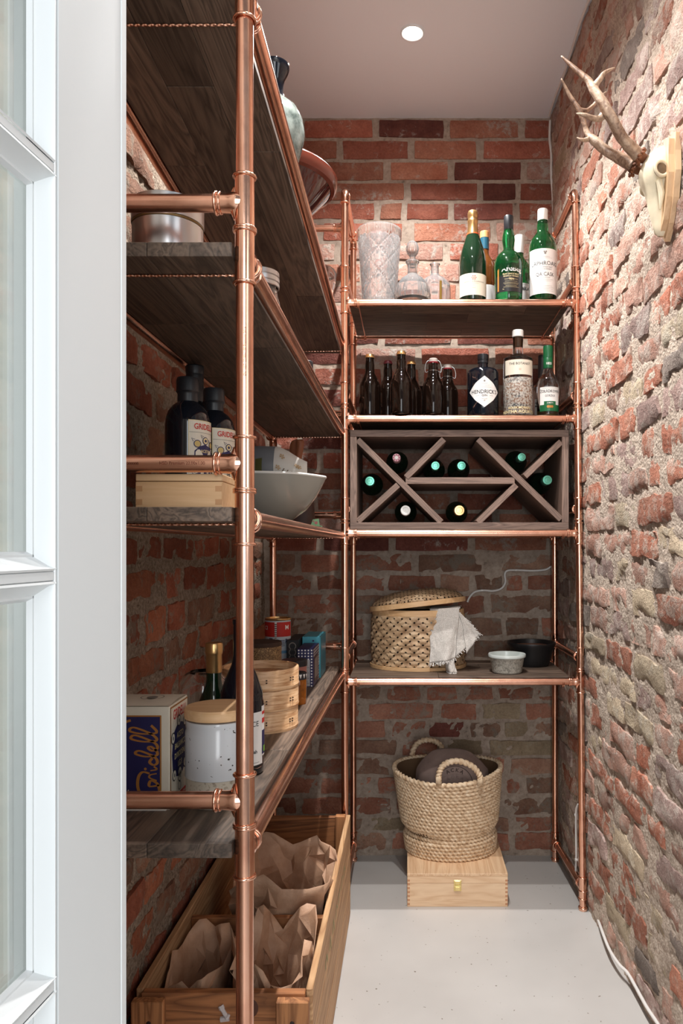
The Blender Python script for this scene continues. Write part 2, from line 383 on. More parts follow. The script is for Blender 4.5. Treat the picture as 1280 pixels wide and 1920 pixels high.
def lerp(a, n):
    out = []
    for i in range(len(a)-1):
        for k in range(n): out.append(a[i]+(a[i+1]-a[i])*k/n)
    return out+[a[-1]]

# ================================================================== ROOM
XL, YB = -.53, 2.745
def XW(Y, Z):
    k = Z/2.71; return .553-.0275*k+(YB-Y)*(.031*(1-k)+.0075*k)
mb = MB(); mb.box((-1.6, -1.4, -.1), (1.2, 2.95, 0)); tag(mb.build('floor', M_floor), 'pale grey painted floor', kind='structure')
mb = MB(); mb.box((-.75, .60, CEIL), (.75, 2.95, CEIL+.1)); tag(mb.build('ceiling', M_ceil), 'plain off-white ceiling', kind='structure')
mb = MB()
mb.box((-1.6, .60, 0), (-.272, .70, CEIL)); mb.box((-.272, .60, 2.15), (.62, .70, CEIL)); mb.box((.62, .60, 0), (1.2, .70, CEIL))
tag(mb.build('wall_front', M_plaster), 'pale plastered wall behind the glazed door', kind='structure')

def brick(bw, bh, prot, seed, rough, gridf, edge=.006, chips=.5):
    """one rounded brick: local u (along), v (up), n (out); gridf maps (u,v,n) to world offsets"""
    nu = max(5, int(bw/.020)); nv = 5
    A = [-1, -.955]+[-.955+1.91*k/nu for k in range(1, nu)]+[.955, 1]
    B = [-1, -.90]+[-.90+1.80*k/nv for k in range(1, nv)]+[.90, 1]
    vs = []
    for j, b in enumerate(B):
        for i, a in enumerate(A):
            cr = (abs(a)**6)*(abs(b)**6)
            u = a*bw/2*(1-cr*.03*chips); v = b*bh/2*(1-cr*.10*chips)
            e = max(abs(a), abs(b)); w_ = e**3
            u += (nz((u, v, seed), 13, 1)*1.3+nz((u, v, seed), 45, 4)*.5)*edge*w_; v += (nz((u, v, seed), 13, 5)+nz((u, v, seed), 45, 7)*.5)*edge*w_
            outer = i in (0, len(A)-1) or j in (0, len(B)-1)
            n = -.025 if outer else prot+nz((u, v, seed), 22, 9)*rough+nz((u, v, seed), 60, 3)*rough*.6-(.0025 if e > .85 else 0)
            if chips > .6 and not outer and nz((u, v, seed), 14, 33) > .28: n -= rough*1.2
            vs.append(gridf(u, v, n))
    m = len(A); fs = [(j*m+i, j*m+i+1, (j+1)*m+i+1, (j+1)*m+i) for j in range(len(B)-1) for i in range(m-1)]
    me = bpy.data.meshes.new('brick'); me.from_pydata([tuple(x) for x in vs], [], fs)
    me.polygons.foreach_set('use_smooth', [True]*len(fs)); me.set_sharp_from_angle(angle=.6); return me
def place_brick(parent, me, loc, mat):
    me.materials.append(mat); return link('brick', me, parent, loc)

# --- back wall, courses read off the photograph (pixels at the wall's depth, 510 px per metre)
SB = 510.0
wb = MB()
def fb(u, v):
    x = XL-.02+(.60-XL+.02)*u; z = -.01+2.74*v
    low = 1 if z < 1.0 else 0
    return (x, YB-nz((x, z, 0), 25, 2)*.003-nz((x, z, 0), 90, 2)*(.003*low+.0008)+.0, z)
wb.grid(fb, 110, 250); wall_b = tag(wb.build('wall_back', M_morB, fixn=False), 'back wall of red brick with grey joints', kind='structure')
courses = [
 (226, 259, [505, 565, 703, 838, 979, 1048]), (265, 299, [505, 560, 636, 771, 899, 1048]), (305, 338, [505, 585, 725, 846, 982, 1048]),
 (345, 376, [505, 540, 590, 764, 900, 971, 1048]), (383, 412, [505, 575, 708, 758, 845, 967, 1048]), (419, 452, [505, 600, 760, 770, 925, 1048]),
 (458, 488, [505, 560, 632, 838, 938, 1048]), (496, 528, [505, 545, 680, 735, 868, 1000, 1048]), (535, 566, [505, 600, 730, 860, 985, 1048]),
 (573, 604, [505, 570, 700, 830, 960, 1048]), (612, 646, [505, 590, 715, 851, 985, 1048]), (654, 684, [505, 545, 655, 784, 921, 1048]),
 (692, 723, [505, 585, 720, 790, 880, 960, 1048]), (731, 763, [505, 560, 690, 826, 934, 1048]), (770, 802, [505, 620, 745, 880, 1010, 1048]),
 (810, 842, [505, 560, 680, 810, 945, 1048]), (850, 880, [505, 600, 735, 870, 1000, 1048]), (888, 918, [505, 545, 660, 790, 925, 1048]),
 (926, 956, [505, 590, 720, 850, 985, 1048]), (964, 994, [505, 550, 670, 800, 930, 1048]), (1002, 1033, [505, 600, 735, 883, 1030, 1048]),
 (1040, 1072, [505, 560, 640, 778, 911, 1048]), (1079, 1107, [505, 590, 660, 724, 820, 884, 946, 982, 1048]), (1116, 1151, [505, 545, 650, 770, 855, 915, 1048]),
 (1158, 1192, [505, 600, 690, 790, 876, 944, 1012, 1048]), (1200, 1233, [505, 560, 640, 760, 880, 1000, 1048]), (1241, 1279, [505, 600, 720, 850, 980, 1048]),
 (1288, 1313, [505, 560, 660, 721, 793, 862, 930, 1005, 1048]), (1319, 1348, [505, 600, 686, 817, 897, 982, 1048]), (1353, 1382, [505, 550, 640, 729, 802, 876, 944, 995, 1048]),
 (1388, 1415, [505, 590, 749, 830, 910, 1048]), (1422, 1451, [505, 560, 650, 735, 860, 950, 1048]), (1458, 1488, [505, 600, 664, 703, 760, 850, 936, 981, 1048]),
 (1496, 1526, [505, 560, 660, 737, 830, 940, 1048]), (1533, 1557, [505, 600, 690, 780, 880, 960, 1048]), (1562, 1594, [505, 560, 650, 730, 840, 960, 1048])]
OCH = {(28, 4), (29, 6), (30, 4), (30, 3), (34, 2)}
DRK = {(0, 2), (2, 3), (4, 4), (10, 3), (32, 5), (29, 4)}
ORG = {(1, 1), (1, 3), (2, 1), (3, 2), (0, 3)}
for ci, (t0, t1, js) in enumerate(courses):
    for bi in range(len(js)-1):
        a, b = js[bi], js[bi+1]; g = 4.0 if ci < 27 else 5.0
        x0, x1 = (a+g-VX)/SB, (b-g-VX)/SB; z0, z1 = CH+(VY-t1-1.0)/SB, CH+(VY-t0+1.5)/SB
        if x1-x0 < .02: continue
        low = ci >= 21
        mat = R.choice(LOW[:2]+[LOW[0]]) if low else R.choice([RED[0], RED[1], RED[0], RED[3], RED[1], RED[2]])
        if low and R.random() < .05: mat = LOW[2]
        if 5 <= ci <= 8: mat = R.choice([RED[3], RED[3], RED[1], RED[0]])
        if (ci, bi) in OCH: mat = LOW[2]
        if (ci, bi) in DRK: mat = RED[2]
        if (ci, bi) in ORG: mat = RED[1]
        seed = ci*13.7+bi*3.1; dz = R.uniform(-.001, .001)
        me = brick(x1-x0, z1-z0, R.uniform(.004, .008) if not low else R.uniform(.002, .008), seed, .0022 if not low else .0042,
                   lambda u, v, n: (u, -n, v), .0045 if not low else .009, .5 if not low else 1)
        place_brick(wall_b, me, ((x0+x1)/2, YB, (z0+z1)/2+dz), mat)

# --- side walls: hand laid, uneven bricks in coarse mortar
def side_wall(name, xf, y0, y1, pitch, sgn, mats, weights, mm, label, seed, cell, rough, joint, lens, edge, mort, yvis):
    rr = random.Random(seed); wm = MB(); L = y1-y0
    def fw(u, v):
        y = y0+L*u; z = -.01+2.74*v
        n = mort+nz((y, z, seed), 13)*.005+nz((y, z, seed), 75, 3)*.0035+nz((y, z, seed), 160, 8)*.0022
        return (xf(y, z)+sgn*n, y, z)
    wm.grid(fw, int(L/cell), int(2.74/cell)); wall = tag(wm.build(name, mm, fixn=False), label, kind='structure')
    z = .004; row = 0; cnt = 0; rest = []
    while z < 2.70:
        h = pitch*rr.uniform(.93, 1.07); y = y1-rr.uniform(.0, .12)+.03
        while y > y0:
            ln = rr.choice(lens)*rr.uniform(.85, 1.1); ya = y-ln
            if ya < y0: ya = y0
            bw = y-ya-joint*rr.uniform(.8, 1.3); bh = h-joint*rr.uniform(.55, 1.25)
            if bw > .03:
                mat = rr.choices(mats, weights)[0]; s_ = row*7.3+y*31+seed
                tilt = rr.uniform(-.05, .05); ct, st = math.cos(tilt), math.sin(tilt); yc = (y+ya)/2; zc = min(z+h/2+rr.uniform(-.004, .004), 2.70-bh/2)
                x0 = xf(yc, zc)
                def gf(u, v, n): return (xf(yc+u, zc+v)-x0+sgn*n, u*ct-v*st, u*st+v*ct)
                me = brick(bw, bh, rr.uniform(.0035, .010), s_, rough, gf, edge, 1)
                if yc > yvis and cnt < 298: place_brick(wall, me, (x0, yc, zc), mat); cnt += 1
                else: rest.append((me, mats.index(mat), Vector((x0, yc, zc))))
            y = ya
        z += h; row += 1
    m = MB()      # bricks out of the photograph's sight, joined
    for me, mi, p in rest: m.add([v.co+p for v in me.vertices], [tuple(q.vertices) for q in me.polygons], mi); bpy.data.meshes.remove(me)
    if rest: m.build('brick_field', mats, wall, fixn=False)['kind'] = 'stuff'
    return wall
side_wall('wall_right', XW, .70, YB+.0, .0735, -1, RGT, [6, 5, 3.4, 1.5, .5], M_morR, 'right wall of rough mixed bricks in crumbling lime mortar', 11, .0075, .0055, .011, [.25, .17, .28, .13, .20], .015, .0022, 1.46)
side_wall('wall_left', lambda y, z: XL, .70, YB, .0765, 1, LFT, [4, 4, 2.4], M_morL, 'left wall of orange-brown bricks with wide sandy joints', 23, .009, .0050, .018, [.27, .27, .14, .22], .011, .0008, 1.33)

# --- ceiling lamps
for i, (lx, ly) in enumerate(LAMPS[:1]):
    e = thing('ceiling_spotlight', 'small round white recessed spotlight glowing in the ceiling', 'ceiling light', (lx, ly, CEIL))
    m = MB(); m.lathe([(.036, 0), (.036, -.004), (.033, -.006), (.030, -.004), (.029, .0)], 40); m.build('trim_ring', M_white, e)
    em = bpy.data.materials.new('lamp_glow'); em.use_nodes = True; b = em.node_tree.nodes['Principled BSDF']
    b.inputs['Emission Color'].default_value = (1, .97, .93, 1); b.inputs['Emission Strength'].default_value = 14
    m = MB(); m.lathe([(.0, -.0025), (.015, -.003), (.029, -.001)], 32); m.build('lens', em, e)

# ================================================================== GLAZED DOOR
X0d, KD = -.265, .075
door = tag(bpy.data.objects.new('door_1', None), 'white glazed door leaf standing open', kind='structure'); COL.objects.link(door)
door.location = (X0d+KD*.585, .585, 0); ang = math.atan(KD)
door.rotation_euler.z = -ang
# local: x = out of the face to the right, y = along the leaf (negative = towards camera), z up
SW = .1005
m = MB(); m.box((-.04, -SW, .01), (0, 0, 2.08), bev=.0035); m.build('stile', M_white, door)
m = MB(); m.box((-.004, -.0085, .01), (.0006, -.0001, 2.08), bev=.0005); m.build('edge_bead', M_white, door)
m = MB(); m.box((-.04, -.86, .01), (0, -.76, 2.08), bev=.0035); m.build('stile', M_white, door)
m = MB(); m.box((-.04, -.76, .01), (0, -SW, .20), bev=.002); m.build('bottom_rail', M_white, door)
m = MB(); m.box((-.04, -.76, 1.98), (0, -SW, 2.08), bev=.002); m.build('top_rail', M_white, door)
def molding(mbx, pa, pb, inward):   # profile strip from face down to the glass
    prof = [(0, 0), (.0015, .0005), (.003, -.003), (.009, -.0095), (.0105, -.0095), (.0125, -.0125)]
    pa, pb = Vector(pa), Vector(pb); vs = []
    for (d, x) in prof:
        for p in (pa, pb): vs.append(p+Vector(inward)*d+Vector((x, 0, 0)))
    mbx.add(vs, [(2*i, 2*i+1, 2*i+3, 2*i+2) for i in range(len(prof)-1)], 0, True)
bars = [CH-.812+.0, CH-.548, CH-.284, CH-.019, CH+.245, CH+.51]
for zb in bars:
    if zb < .3: continue
    m = MB(); yb0, yb1 = -.76, -SW
    m.box((-.030, yb0, zb-.0034), (0, yb1, zb+.0034), bev=.0009)
    molding(m, (0, yb0, zb+.0034), (0, yb1, zb+.0034), (0, 0, 1)); molding(m, (0, yb0, zb-.0034), (0, yb1, zb-.0034), (0, 0, -1))
    m.build('glazing_bar', M_white, door, sharp=20)
m = MB(); molding(m, (0, -SW, .2), (0, -SW, 1.98), (0, -1, 0)); m.build('glazing_bead', M_white, door, sharp=20)
lv = [.2]+[b for b in bars if b > .3]+[1.98]
for a, b in zip(lv[:-1], lv[1:]):
    m = MB(); m.box((-.022, -.76, a), (-.0135, -SW, b)); m.build('pane', M_pane, door)
m = MB(); m.box((-.035, -.76, 1.62), (-.0, -.40, 1.66)); 

# ================================================================== COPPER RACKS
PR = .011
def bead(mb, c, ax, r=.0138, q=.0021, n=24):
    ax = Vector(ax).normalized(); u = ax.orthogonal().normalized(); v = ax.cross(u)
    mb.tube([Vector(c)+(u*math.cos(2*PI*k/n)+v*math.sin(2*PI*k/n))*(r-q*.3) for k in range(n)], q, 8, closed=True)
def sleeve(mb, a, b, r=.0124):
    mb.tube([a, b], r, 24, cap=False); bead(mb, a, Vector(b)-Vector(a)); bead(mb, b, Vector(b)-Vector(a))
def tee(parent, c, ax, br, half=.033, bl=.036):
    c = Vector(c); ax = Vector(ax).normalized(); br = Vector(br).normalized(); m = MB()
    sleeve(m, c-ax*half, c+ax*half)
    d = [(.001, .0116), (.008, .0134), (.0125, .0136), (.018, .0128), (.023, .0123), (bl, .0123)]
    pts = [c+br*x for x, _ in d]; m.tube(pts, [r for _, r in d], 24, cap=False); bead(m, c+br*bl, br); bead(m, c+br*(bl-.0052), br, .0133, .0014)
    # web between branch and sleeve
    for sg in (-1, 1):
        m.tube([c+br*.004+ax*sg*.004, c+br*.012+ax*sg*.010, c+br*.011+ax*sg*.021], [.011, .0085, .003], 14)
    return m.build('tee_fitting', M_fit, parent, sharp=60)
def elbow(parent, c, d1, d2, R_=.022, tail=.016):
    c = Vector(c); d1 = Vector(d1).normalized(); d2 = Vector(d2).normalized(); m = MB(); pts = [c+d1*(R_+tail)]
    o = c+(d1+d2)*R_
    for k in range(9):
        a = PI/2*k/8; pts.append(o-d2*R_*math.cos(a)-d1*R_*math.sin(a))
    pts.append(c+d2*(R_+tail)); m.tube(pts, .0126, 22, cap=False); bead(m, pts[0], d1); bead(m, pts[-1], d2)
    return m.build('elbow_fitting', M_fit, parent, sharp=60)
def pipe(parent, name, a, b, n=10):
    a, b = Vector(a), Vector(b); m = MB(); m.tube([a.lerp(b, k/n) for k in range(n+1)], PR, 28); return m.build(name, M_cop, parent)
def wire(parent, a, b, tie=True):
    a, b = Vector(a), Vector(b); n = max(30, int((b-a).length/.0016)); m = MB()
    m.tube([a.lerp(b, k/n)-Vector((0, 0, .001))*math.sin(PI*k/n) for k in range(n+1)], .0018, 8, twist=lambda t, i: .62+.55*abs(math.cos(t-i*.55)))
    if tie:
        d = (b-a).normalized()
        for p in (a, b):
            for k in (-.002, .002):
                s_ = d.cross(Vector((0, 0, 1)))*k
                m.tube([p+s_+(d*math.cos(2*PI*i/16)+Vector((0, 0, math.sin(2*PI*i/16))))*.0116 for i in range(16)], .0011, 6, closed=True)
    return m.build('support_wire', M_cop, parent)

# --- rack along the left wall
YN, YF = .946, 2.456; XR_, XB_ = -.207, -.444
HB = [(.70, .632), (.366, .358), (.036, .034), (-.384, -.403)]   # long rails near / far (relative to eye level)
HA = [(1.047, 1.047), (.435, .435), (.105, .1035), (-.321, -.328), (-1.05, -1.05)]
rl = thing('copper_pipe_rack', 'copper pipe shelving rack standing along the left wall, holding four dark oak boards', 'shelf rack', (0, 0, 0), 'copper pipe racks')
TOPZ = CH+1.10
for x in (XR_, XB_):
    for yy in (YN, YF): pipe(rl, 'pole', (x, yy, .004), (x, yy, TOPZ), 16)
for (a, b) in HB:
    for x in (XR_, XB_):
        pipe(rl, 'rail', (x, YN, CH+a), (x, YF, CH+b), 24)
        tee(rl, (x, YN, CH+a), (0, 0, 1), (0, 1, 0)); tee(rl, (x, YF, CH+b), (0, 0, 1), (0, -1, 0))
for (a, b) in HA:
    pipe(rl, 'crossbar', (XB_, YN, CH+a), (XR_, YN, CH+a)); pipe(rl, 'crossbar', (XB_, YF, CH+b), (XR_, YF, CH+b))
    for yy, h in ((YN, a), (YF, b)):
        tee(rl, (XR_, yy, CH+h), (0, 0, 1), (-1, 0, 0)); tee(rl, (XB_, yy, CH+h), (0, 0, 1), (1, 0, 0))
for (a, b) in HB:
    for yy in (.99, 2.40):
        h = CH+a+(b-a)*(yy-YN)/(YF-YN)-.0055
        wire(rl, (XB_, yy, h), (XR_, yy, h))
for x in (XR_, XB_):
    for yy in (YN, YF):
        m = MB(); m.tube([(x, yy, 0), (x, yy, .018)], .0135, 20); bead(m, (x, yy, .018), (0, 0, 1)); m.build('foot_cap', M_fit, rl)
# printing stamped on the pipes
m = MB()
def onbar(u, v): return (u, YN-(PR+.0003)*math.cos(v/PR), CH+.105+(PR+.0003)*math.sin(v/PR))
put_text(m, 'HSD Premium 22.00x1.00', .0060, onbar, 0, .0, .9, (-.283, -.0005)); put_text(m, '000000', .005, onbar, 0, 0, 1, (-.345, -.001))
def onpole(u, v): return (XR_+(PR+.0003)*math.sin(u/PR), YN-(PR+.0003)*math.cos(u/PR), v)
put_text(m, 'EN 1057  22.00x1.00 Premium 2016', .0052, onpole, 0, 0, .8, (.0028, CH+.245), PI/2)
m.build('pipe_print', plain('pipe_ink', srgb(120, 62, 44), .5, metal=.6), rl)

# --- rack along the back wall
YfR, YrR = 2.333, 2.697; XLp = -.198
def XRp(Z, rear=False): return (.546-.024*(Z/2.25)) if not rear else (.531-.004*(Z/2.25))
LV = [CH+(VY-568)/600, CH+(VY-785)/600, CH+(VY-1000)/600, CH+(VY-1278)/600]
CB = [CH+(VY-521)/600, CH+(VY-738)/600, CH+(VY-954)/600, CH+(VY-1234)/600, CH+(VY-1664)/600]
TZ = CH+(VY-358)/600
rk = thing('copper_pipe_rack', 'copper pipe shelving rack against the back wall, carrying bottles, a wine rack and baskets', 'shelf rack', (0, 0, 0), 'copper pipe racks')
pipe(rk, 'pole', (XLp, YfR, .006), (XLp, YfR, TZ-.02), 16)
pipe(rk, 'pole', (XRp(0), YfR, .006), (XRp(TZ), YfR, TZ-.02), 16)
pipe(rk, 'pole', (XLp, YrR, .006), (XLp, YrR, TZ-.02), 16)
pipe(rk, 'pole', (XRp(0, 1), YrR, .006), (XRp(TZ, 1), YrR, TZ-.02), 16)
for i, z in enumerate(LV):
    pipe(rk, 'rail', (XLp, YfR, z), (XRp(z), YfR, z), 14); pipe(rk, 'rail', (XLp, YrR, z), (XRp(z, 1), YrR, z), 14)
    tee(rk, (XLp, YfR, z), (0, 0, 1), (1, 0, 0)); tee(rk, (XRp(z), YfR, z), (-.01, 0, 1), (-1, 0, 0))
    tee(rk, (XLp, YrR, z), (0, 0, 1), (1, 0, 0)); tee(rk, (XRp(z, 1), YrR, z), (0, 0, 1), (-1, 0, 0))
for z in CB:
    pipe(rk, 'crossbar', (XLp, YfR, z), (XLp, YrR, z)); pipe(rk, 'crossbar', (XRp(z), YfR, z), (XRp(z, 1), YrR, z))
    for x in (XLp, None):
        tee(rk, (x if x else XRp(z), YfR, z), (0, 0, 1), (0, 1, 0)); tee(rk, (x if x else XRp(z, 1), YrR, z), (0, 0, 1), (0, -1, 0))
for x0, x1 in ((XLp, XLp), (XRp(TZ), XRp(TZ, 1))):
    pipe(rk, 'crossbar', (x0, YfR+.02, TZ), (x1, YrR-.02, TZ))
    elbow(rk, (x0, YfR, TZ), (0, 0, -1), (0, 1, 0)); elbow(rk, (x1, YrR, TZ), (0, 0, -1), (0, -1, 0))
for z in LV:
    for x in (-.155, .483): wire(rk, (x, YfR, z-.0055), (x, YrR, z-.0055))
for x, yy in ((XLp, YfR), (XRp(0), YfR), (XLp, YrR), (XRp(0, 1), YrR)):
    m = MB(); m.tube([(x, yy, 0), (x, yy, .012)], .0134, 20); bead(m, (x, yy, .008), (0, 0, 1)); bead(m, (x, yy, .062), (0, 0, 1)); m.build('foot_cap', M_fit, rk)

# --- oak boards made of glued staves
def board(label, x0, x1, y0, y1, ztop, ztop2, along, nrow, thick=.018, lens=(.35, .75)):
    """along: 'y' or 'x'; ztop at the near end, ztop2 at the far end"""
    e = thing('shelf_board', label, 'shelf board', (0, 0, 0), 'dark oak boards on the copper racks')
    rr = random.Random(hash(label) % 1000 if False else len(label)*7+int(ztop*1000))
    zt = lambda y: ztop+(ztop2-ztop)*(y-y0)/(y1-y0) if along == 'y' else ztop
    for r_ in range(nrow):
        if along == 'y':
            xa = x0+(x1-x0)*r_/nrow; xb = x0+(x1-x0)*(r_+1)/nrow; y = y0
            while y < y1-.01:
                ye = y+rr.uniform(*lens)*(1 if y > y0 else rr.uniform(.4, 1)); ye = y1 if ye > y1-.15 else ye
                m = MB(); c = Vector(((xa+xb)/2, (y+ye)/2, (zt(y)+zt(ye))/2-thick/2)); g = .0003
                m.box((xa-c.x+g, y-c.y+g, -thick/2), (xb-c.x-g, ye-c.y-g, thick/2), bev=.0007)
                o = m.build('plank', M_oakY, e, loc=c); o.rotation_euler.x = math.atan2(zt(ye)-zt(y), ye-y); y = ye
        else:
            ya = y0+(y1-y0)*r_/nrow; yb = y0+(y1-y0)*(r_+1)/nrow; x = x0
            while x < x1-.01:
                xe = x+rr.uniform(*lens)*(1 if x > x0 else rr.uniform(.4, 1)); xe = x1 if xe > x1-.12 else xe
                m = MB(); c = Vector(((x+xe)/2, (ya+yb)/2, ztop-thick/2)); g = .0003
                m.box((x-c.x+g, ya-c.y+g, -thick/2), (xe-c.x-g, yb-c.y-g, thick/2), bev=.0007)
                m.build('plank', M_oakX, e, loc=c); x = xe
    return e
def hb(i, y): return CH+HB[i][0]+(HB[i][1]-HB[i][0])*(y-YN)/(YF-YN)+.0135
BO = .0135
names = ['topmost dark oak board of the left rack, with the round vase on it', 'dark oak board of the left rack under the silver tins and clip jar',
         'dark oak board of the left rack under the grey bowl and black bottles', 'lowest dark oak board of the left rack, with the bamboo steamer on it']
for i in range(4):
    board(names[i], XB_+.012, -.2195, .930, 2.43, hb(i, .93), hb(i, 2.43), 'y', 2 if i else 3)
names = ['top dark oak board of the back rack, under the crystal and whisky bottles', 'dark oak board of the back rack under the row of brown beer bottles',
         'dark oak board of the back rack carrying the diamond wine rack', 'lowest dark oak board of the back rack, under the woven bamboo basket']
LT = [z+.0135 for z in LV]
for i in range(4):
    board(names[i], XLp+.014, .507, 2.3455, 2.683, LT[i], LT[i], 'x', 4)

# ================================================================== LATHED BOTTLES
def bottle(name, label, loc, prof, mat, seg=40, cap=None, capmat=None, capname='cap', group=None, category='bottle', rz=0):
    e = thing(name, label, category, loc, group, rz)
    m = MB(); m.lathe([(0.0, 0.0008)]+[p for p in prof], seg)
    m.build('glass_body', mat, e, sharp=50)
    if cap: m = MB(); m.lathe(cap, seg); m.build(capname, capmat, e, sharp=30)
    return e
def wrap_label(e, r, z0, z1, mat, a0=0.0, wid=None, name='label', nu=24):
    wid = wid or PI*.9*r; m = MB(); rect(m, cyl(r, a0, .0003), -wid/2, z0, wid/2, z1, 0, nu); return m.build(name, mat, e, sharp=0, fixn=False)
def letters(lab, items, fn, mats, name='lettering'):
    m = MB()
    for it in items:
        s_, size, x, y, mi = it[:5]; bold = it[5] if len(it) > 5 else .0; sx = it[6] if len(it) > 6 else 1
        if s_ == '-': rect(m, fn, x-size/2, y, x+size/2, y+.0005, mi, 8)
        elif s_ == 'o': disc(m, fn, x, y, size, mi)
        else: put_text(m, s_, size, fn, mi, bold, sx, (x, y))
    return m.build(name, mats, lab, fixn=False)
def sp(s_): return 2+0*s_
Z1, Z2, Z3, Z4 = LT
def at(px, Y, z): return (XO(px, F/Y), Y, z)

# ---- level 1 of the back rack: crystal and spirits
e = thing('crystal_vase', 'tall cut-crystal vase standing at the left end of the top shelf', 'vase', at(711, 2.452, Z1))
m = MB(); H = .262
def cutfn(a, z):
    k = 0
    if .01 < z < H-.03:
        u = a*6/(2*PI); v = z/.075
        fu, fv = (u % 1)-.5, (v % 1)-.5
        an = math.atan2(fv, fu); rr_ = math.hypot(fu, fv); k = -.034*abs(math.sin(an*8))*max(0, 1-rr_*1.3)
        k -= .045*max(0, 1-abs(abs(fu)+abs(fv)-.5)*14)
    else: k = -.012*abs(math.sin(a*30))
    return 1+k
prof = [(.0005, 0), (.052, 0), (.056, .004)]+[(.056+.017*(i/46)**1.3, .006+(H-.010)*i/46) for i in range(47)]+[(.072, H), (.0695, H-.001)]
m.lathe(prof, 288, fn=cutfn)
m.lathe([(.0690-.018*(i/20), H-.002-(H-.030)*(i/20)) for i in range(21)]+[(.04, .0255), (.0005, .025)], 72)
m.build('crystal_body', M_crystal, e, sharp=20)
e = thing('crystal_decanter', 'round cut-crystal decanter with a ball stopper beside the tall crystal vase', 'decanter', at(773, 2.372, Z1))
def cut2(a, z):
    u = a*7/(2*PI); v = (z-.005)/.055; fu, fv = (u % 1)-.5, (v % 1)-.5; an = math.atan2(fv, fu); q = math.hypot(fu, fv)
    return 1-.030*abs(math.sin(an*6))*max(0, 1-q*1.4)*(1 if z < .07 else 0)-(.02*abs(math.sin(a*8)) if z > .074 else 0)
m = MB(); m.lathe([(.0005, 0), (.052, 0), (.058, .008), (.0585, .02), (.055, .035), (.048, .05), (.036, .064), (.023, .072), (.0165, .078), (.0155, .09), (.017, .103), (.022, .110), (.0215, .113), (.013, .113), (.0105, .105), (.0105, .08), (.020, .064), (.045, .045), (.050, .02), (.047, .01), (.0005, .009)], 168, fn=cut2)
m.v = [(x, y, z*1.16) for x, y, z in m.v]
m.build('crystal_body', M_crystal, e, sharp=20)
m = MB(); m.lathe([(.0005, .094), (.0095, .095), (.0105, .112), (.009, .122), (.0095, .126), (.017, .134), (.0205, .143), (.0205, .152), (.016, .162), (.008, .168), (.0005, .169)], 64, fn=lambda a, z: 1-.05*abs(math.sin(a*8))); m.v = [(x, y, z*1.16) for x, y, z in m.v]; m.build('stopper', M_crystal, e, sharp=20)
e = thing('crystal_decanter', 'low square-shouldered glass decanter with a brown strip, between the round decanter and the sparkling wine', 'decanter', at(815, 2.46, Z1))
m = MB()
def sqf(a, z): return 1.0/max(abs(math.cos(a)), abs(math.sin(a)))**.75*(1-.02*abs(math.sin(a*14)))*.93 if z < .066 else 1
m.lathe([(.0005, 0), (.046, 0), (.051, .005), (.052, .03), (.051, .054), (.044, .066), (.030, .075), (.017, .080), (.012, .085), (.0115, .100), (.016, .106), (.015, .108), (.008, .107), (.008, .085), (.03, .068), (.044, .055), (.045, .012), (.0005, .010)], 120, fn=sqf, sy=.6)
m.v = [(x*1.08, y, z*1.46) for x, y, z in m.v]
m.build('crystal_body', M_crystal, e, sharp=20)
m = MB(); m.box((.014, -.0345, .002), (.0215, -.0315, .090), bev=.0008); m.build('metal_strip', plain('old_gold', srgb(120, 92, 40), .35, metal=.8), e)

sw = [(.041, 0), (.0425, .003), (.0425, .125), (.0405, .145), (.034, .172), (.026, .196), (.019, .216), (.0148, .235), (.0142, .262), (.0005, .262)]
e = bottle('sparkling_wine_bottle', 'dark green sparkling wine bottle with gold foil neck and cream label', at(886, 2.375, Z1), sw, M_dgreen)
m = MB(); m.lathe([(.0195, .213), (.0166, .232), (.0152, .250), (.0165, .256), (.0168, .262), (.0145, .266), (.0158, .272), (.0165, .284), (.0140, .291), (.008, .2935), (.0005, .294)], 48, fn=lambda a, z: 1+.03*nz((math.sin(a), math.cos(a), z*40), 4)*(z > .25)); m.build('gold_foil', M_gold, e, sharp=60)
m = MB(); m.lathe([(.0202, .2095), (.0190, .2185)], 40); m.build('neck_band', plain('orange_band', srgb(214, 84, 40), .4), e)
lab = wrap_label(e, .0427, .012, .080, M_paper)
letters(lab, [('CREMANT DE BOURGOGNE', .0055, 0, .054, 1), ('-', .03, 0, .048, 1), ('2014', .004, 0, .042, 1), ('BRUT', .004, 0, .034, 1)]+[('o', .0022, x, y, 0) for x, y in ((-.006, .066), (0, .066), (.006, .066), (-.003, .071), (.003, .071), (-.003, .061), (.003, .061))], cyl(.0427, 0, .0007), [M_inkpink, M_inkgrey])
wh = lambda H: [(.036, 0), (.038, .003), (.038, H*.52), (.034, H*.60), (.021, H*.67), (.0145, H*.71), (.0135, H*.9), (.0005, H*.9)]
e = bottle('whisky_bottle', 'brown bottle with teal neck and pale cork cap behind the sparkling wine', at(908, 2.50, Z1), wh(.285), M_amber, cap=[(.0005, .257), (.0150, .257), (.0150, .277), (.0140, .2785), (.0005, .2785)], capmat=M_orange)
m = MB(); m.lathe([(.0150, .218), (.0152, .256)], 32); m.build('neck_capsule', M_teal, e)
wrap_label(e, .0382, .02, .09, M_paperw, .3)
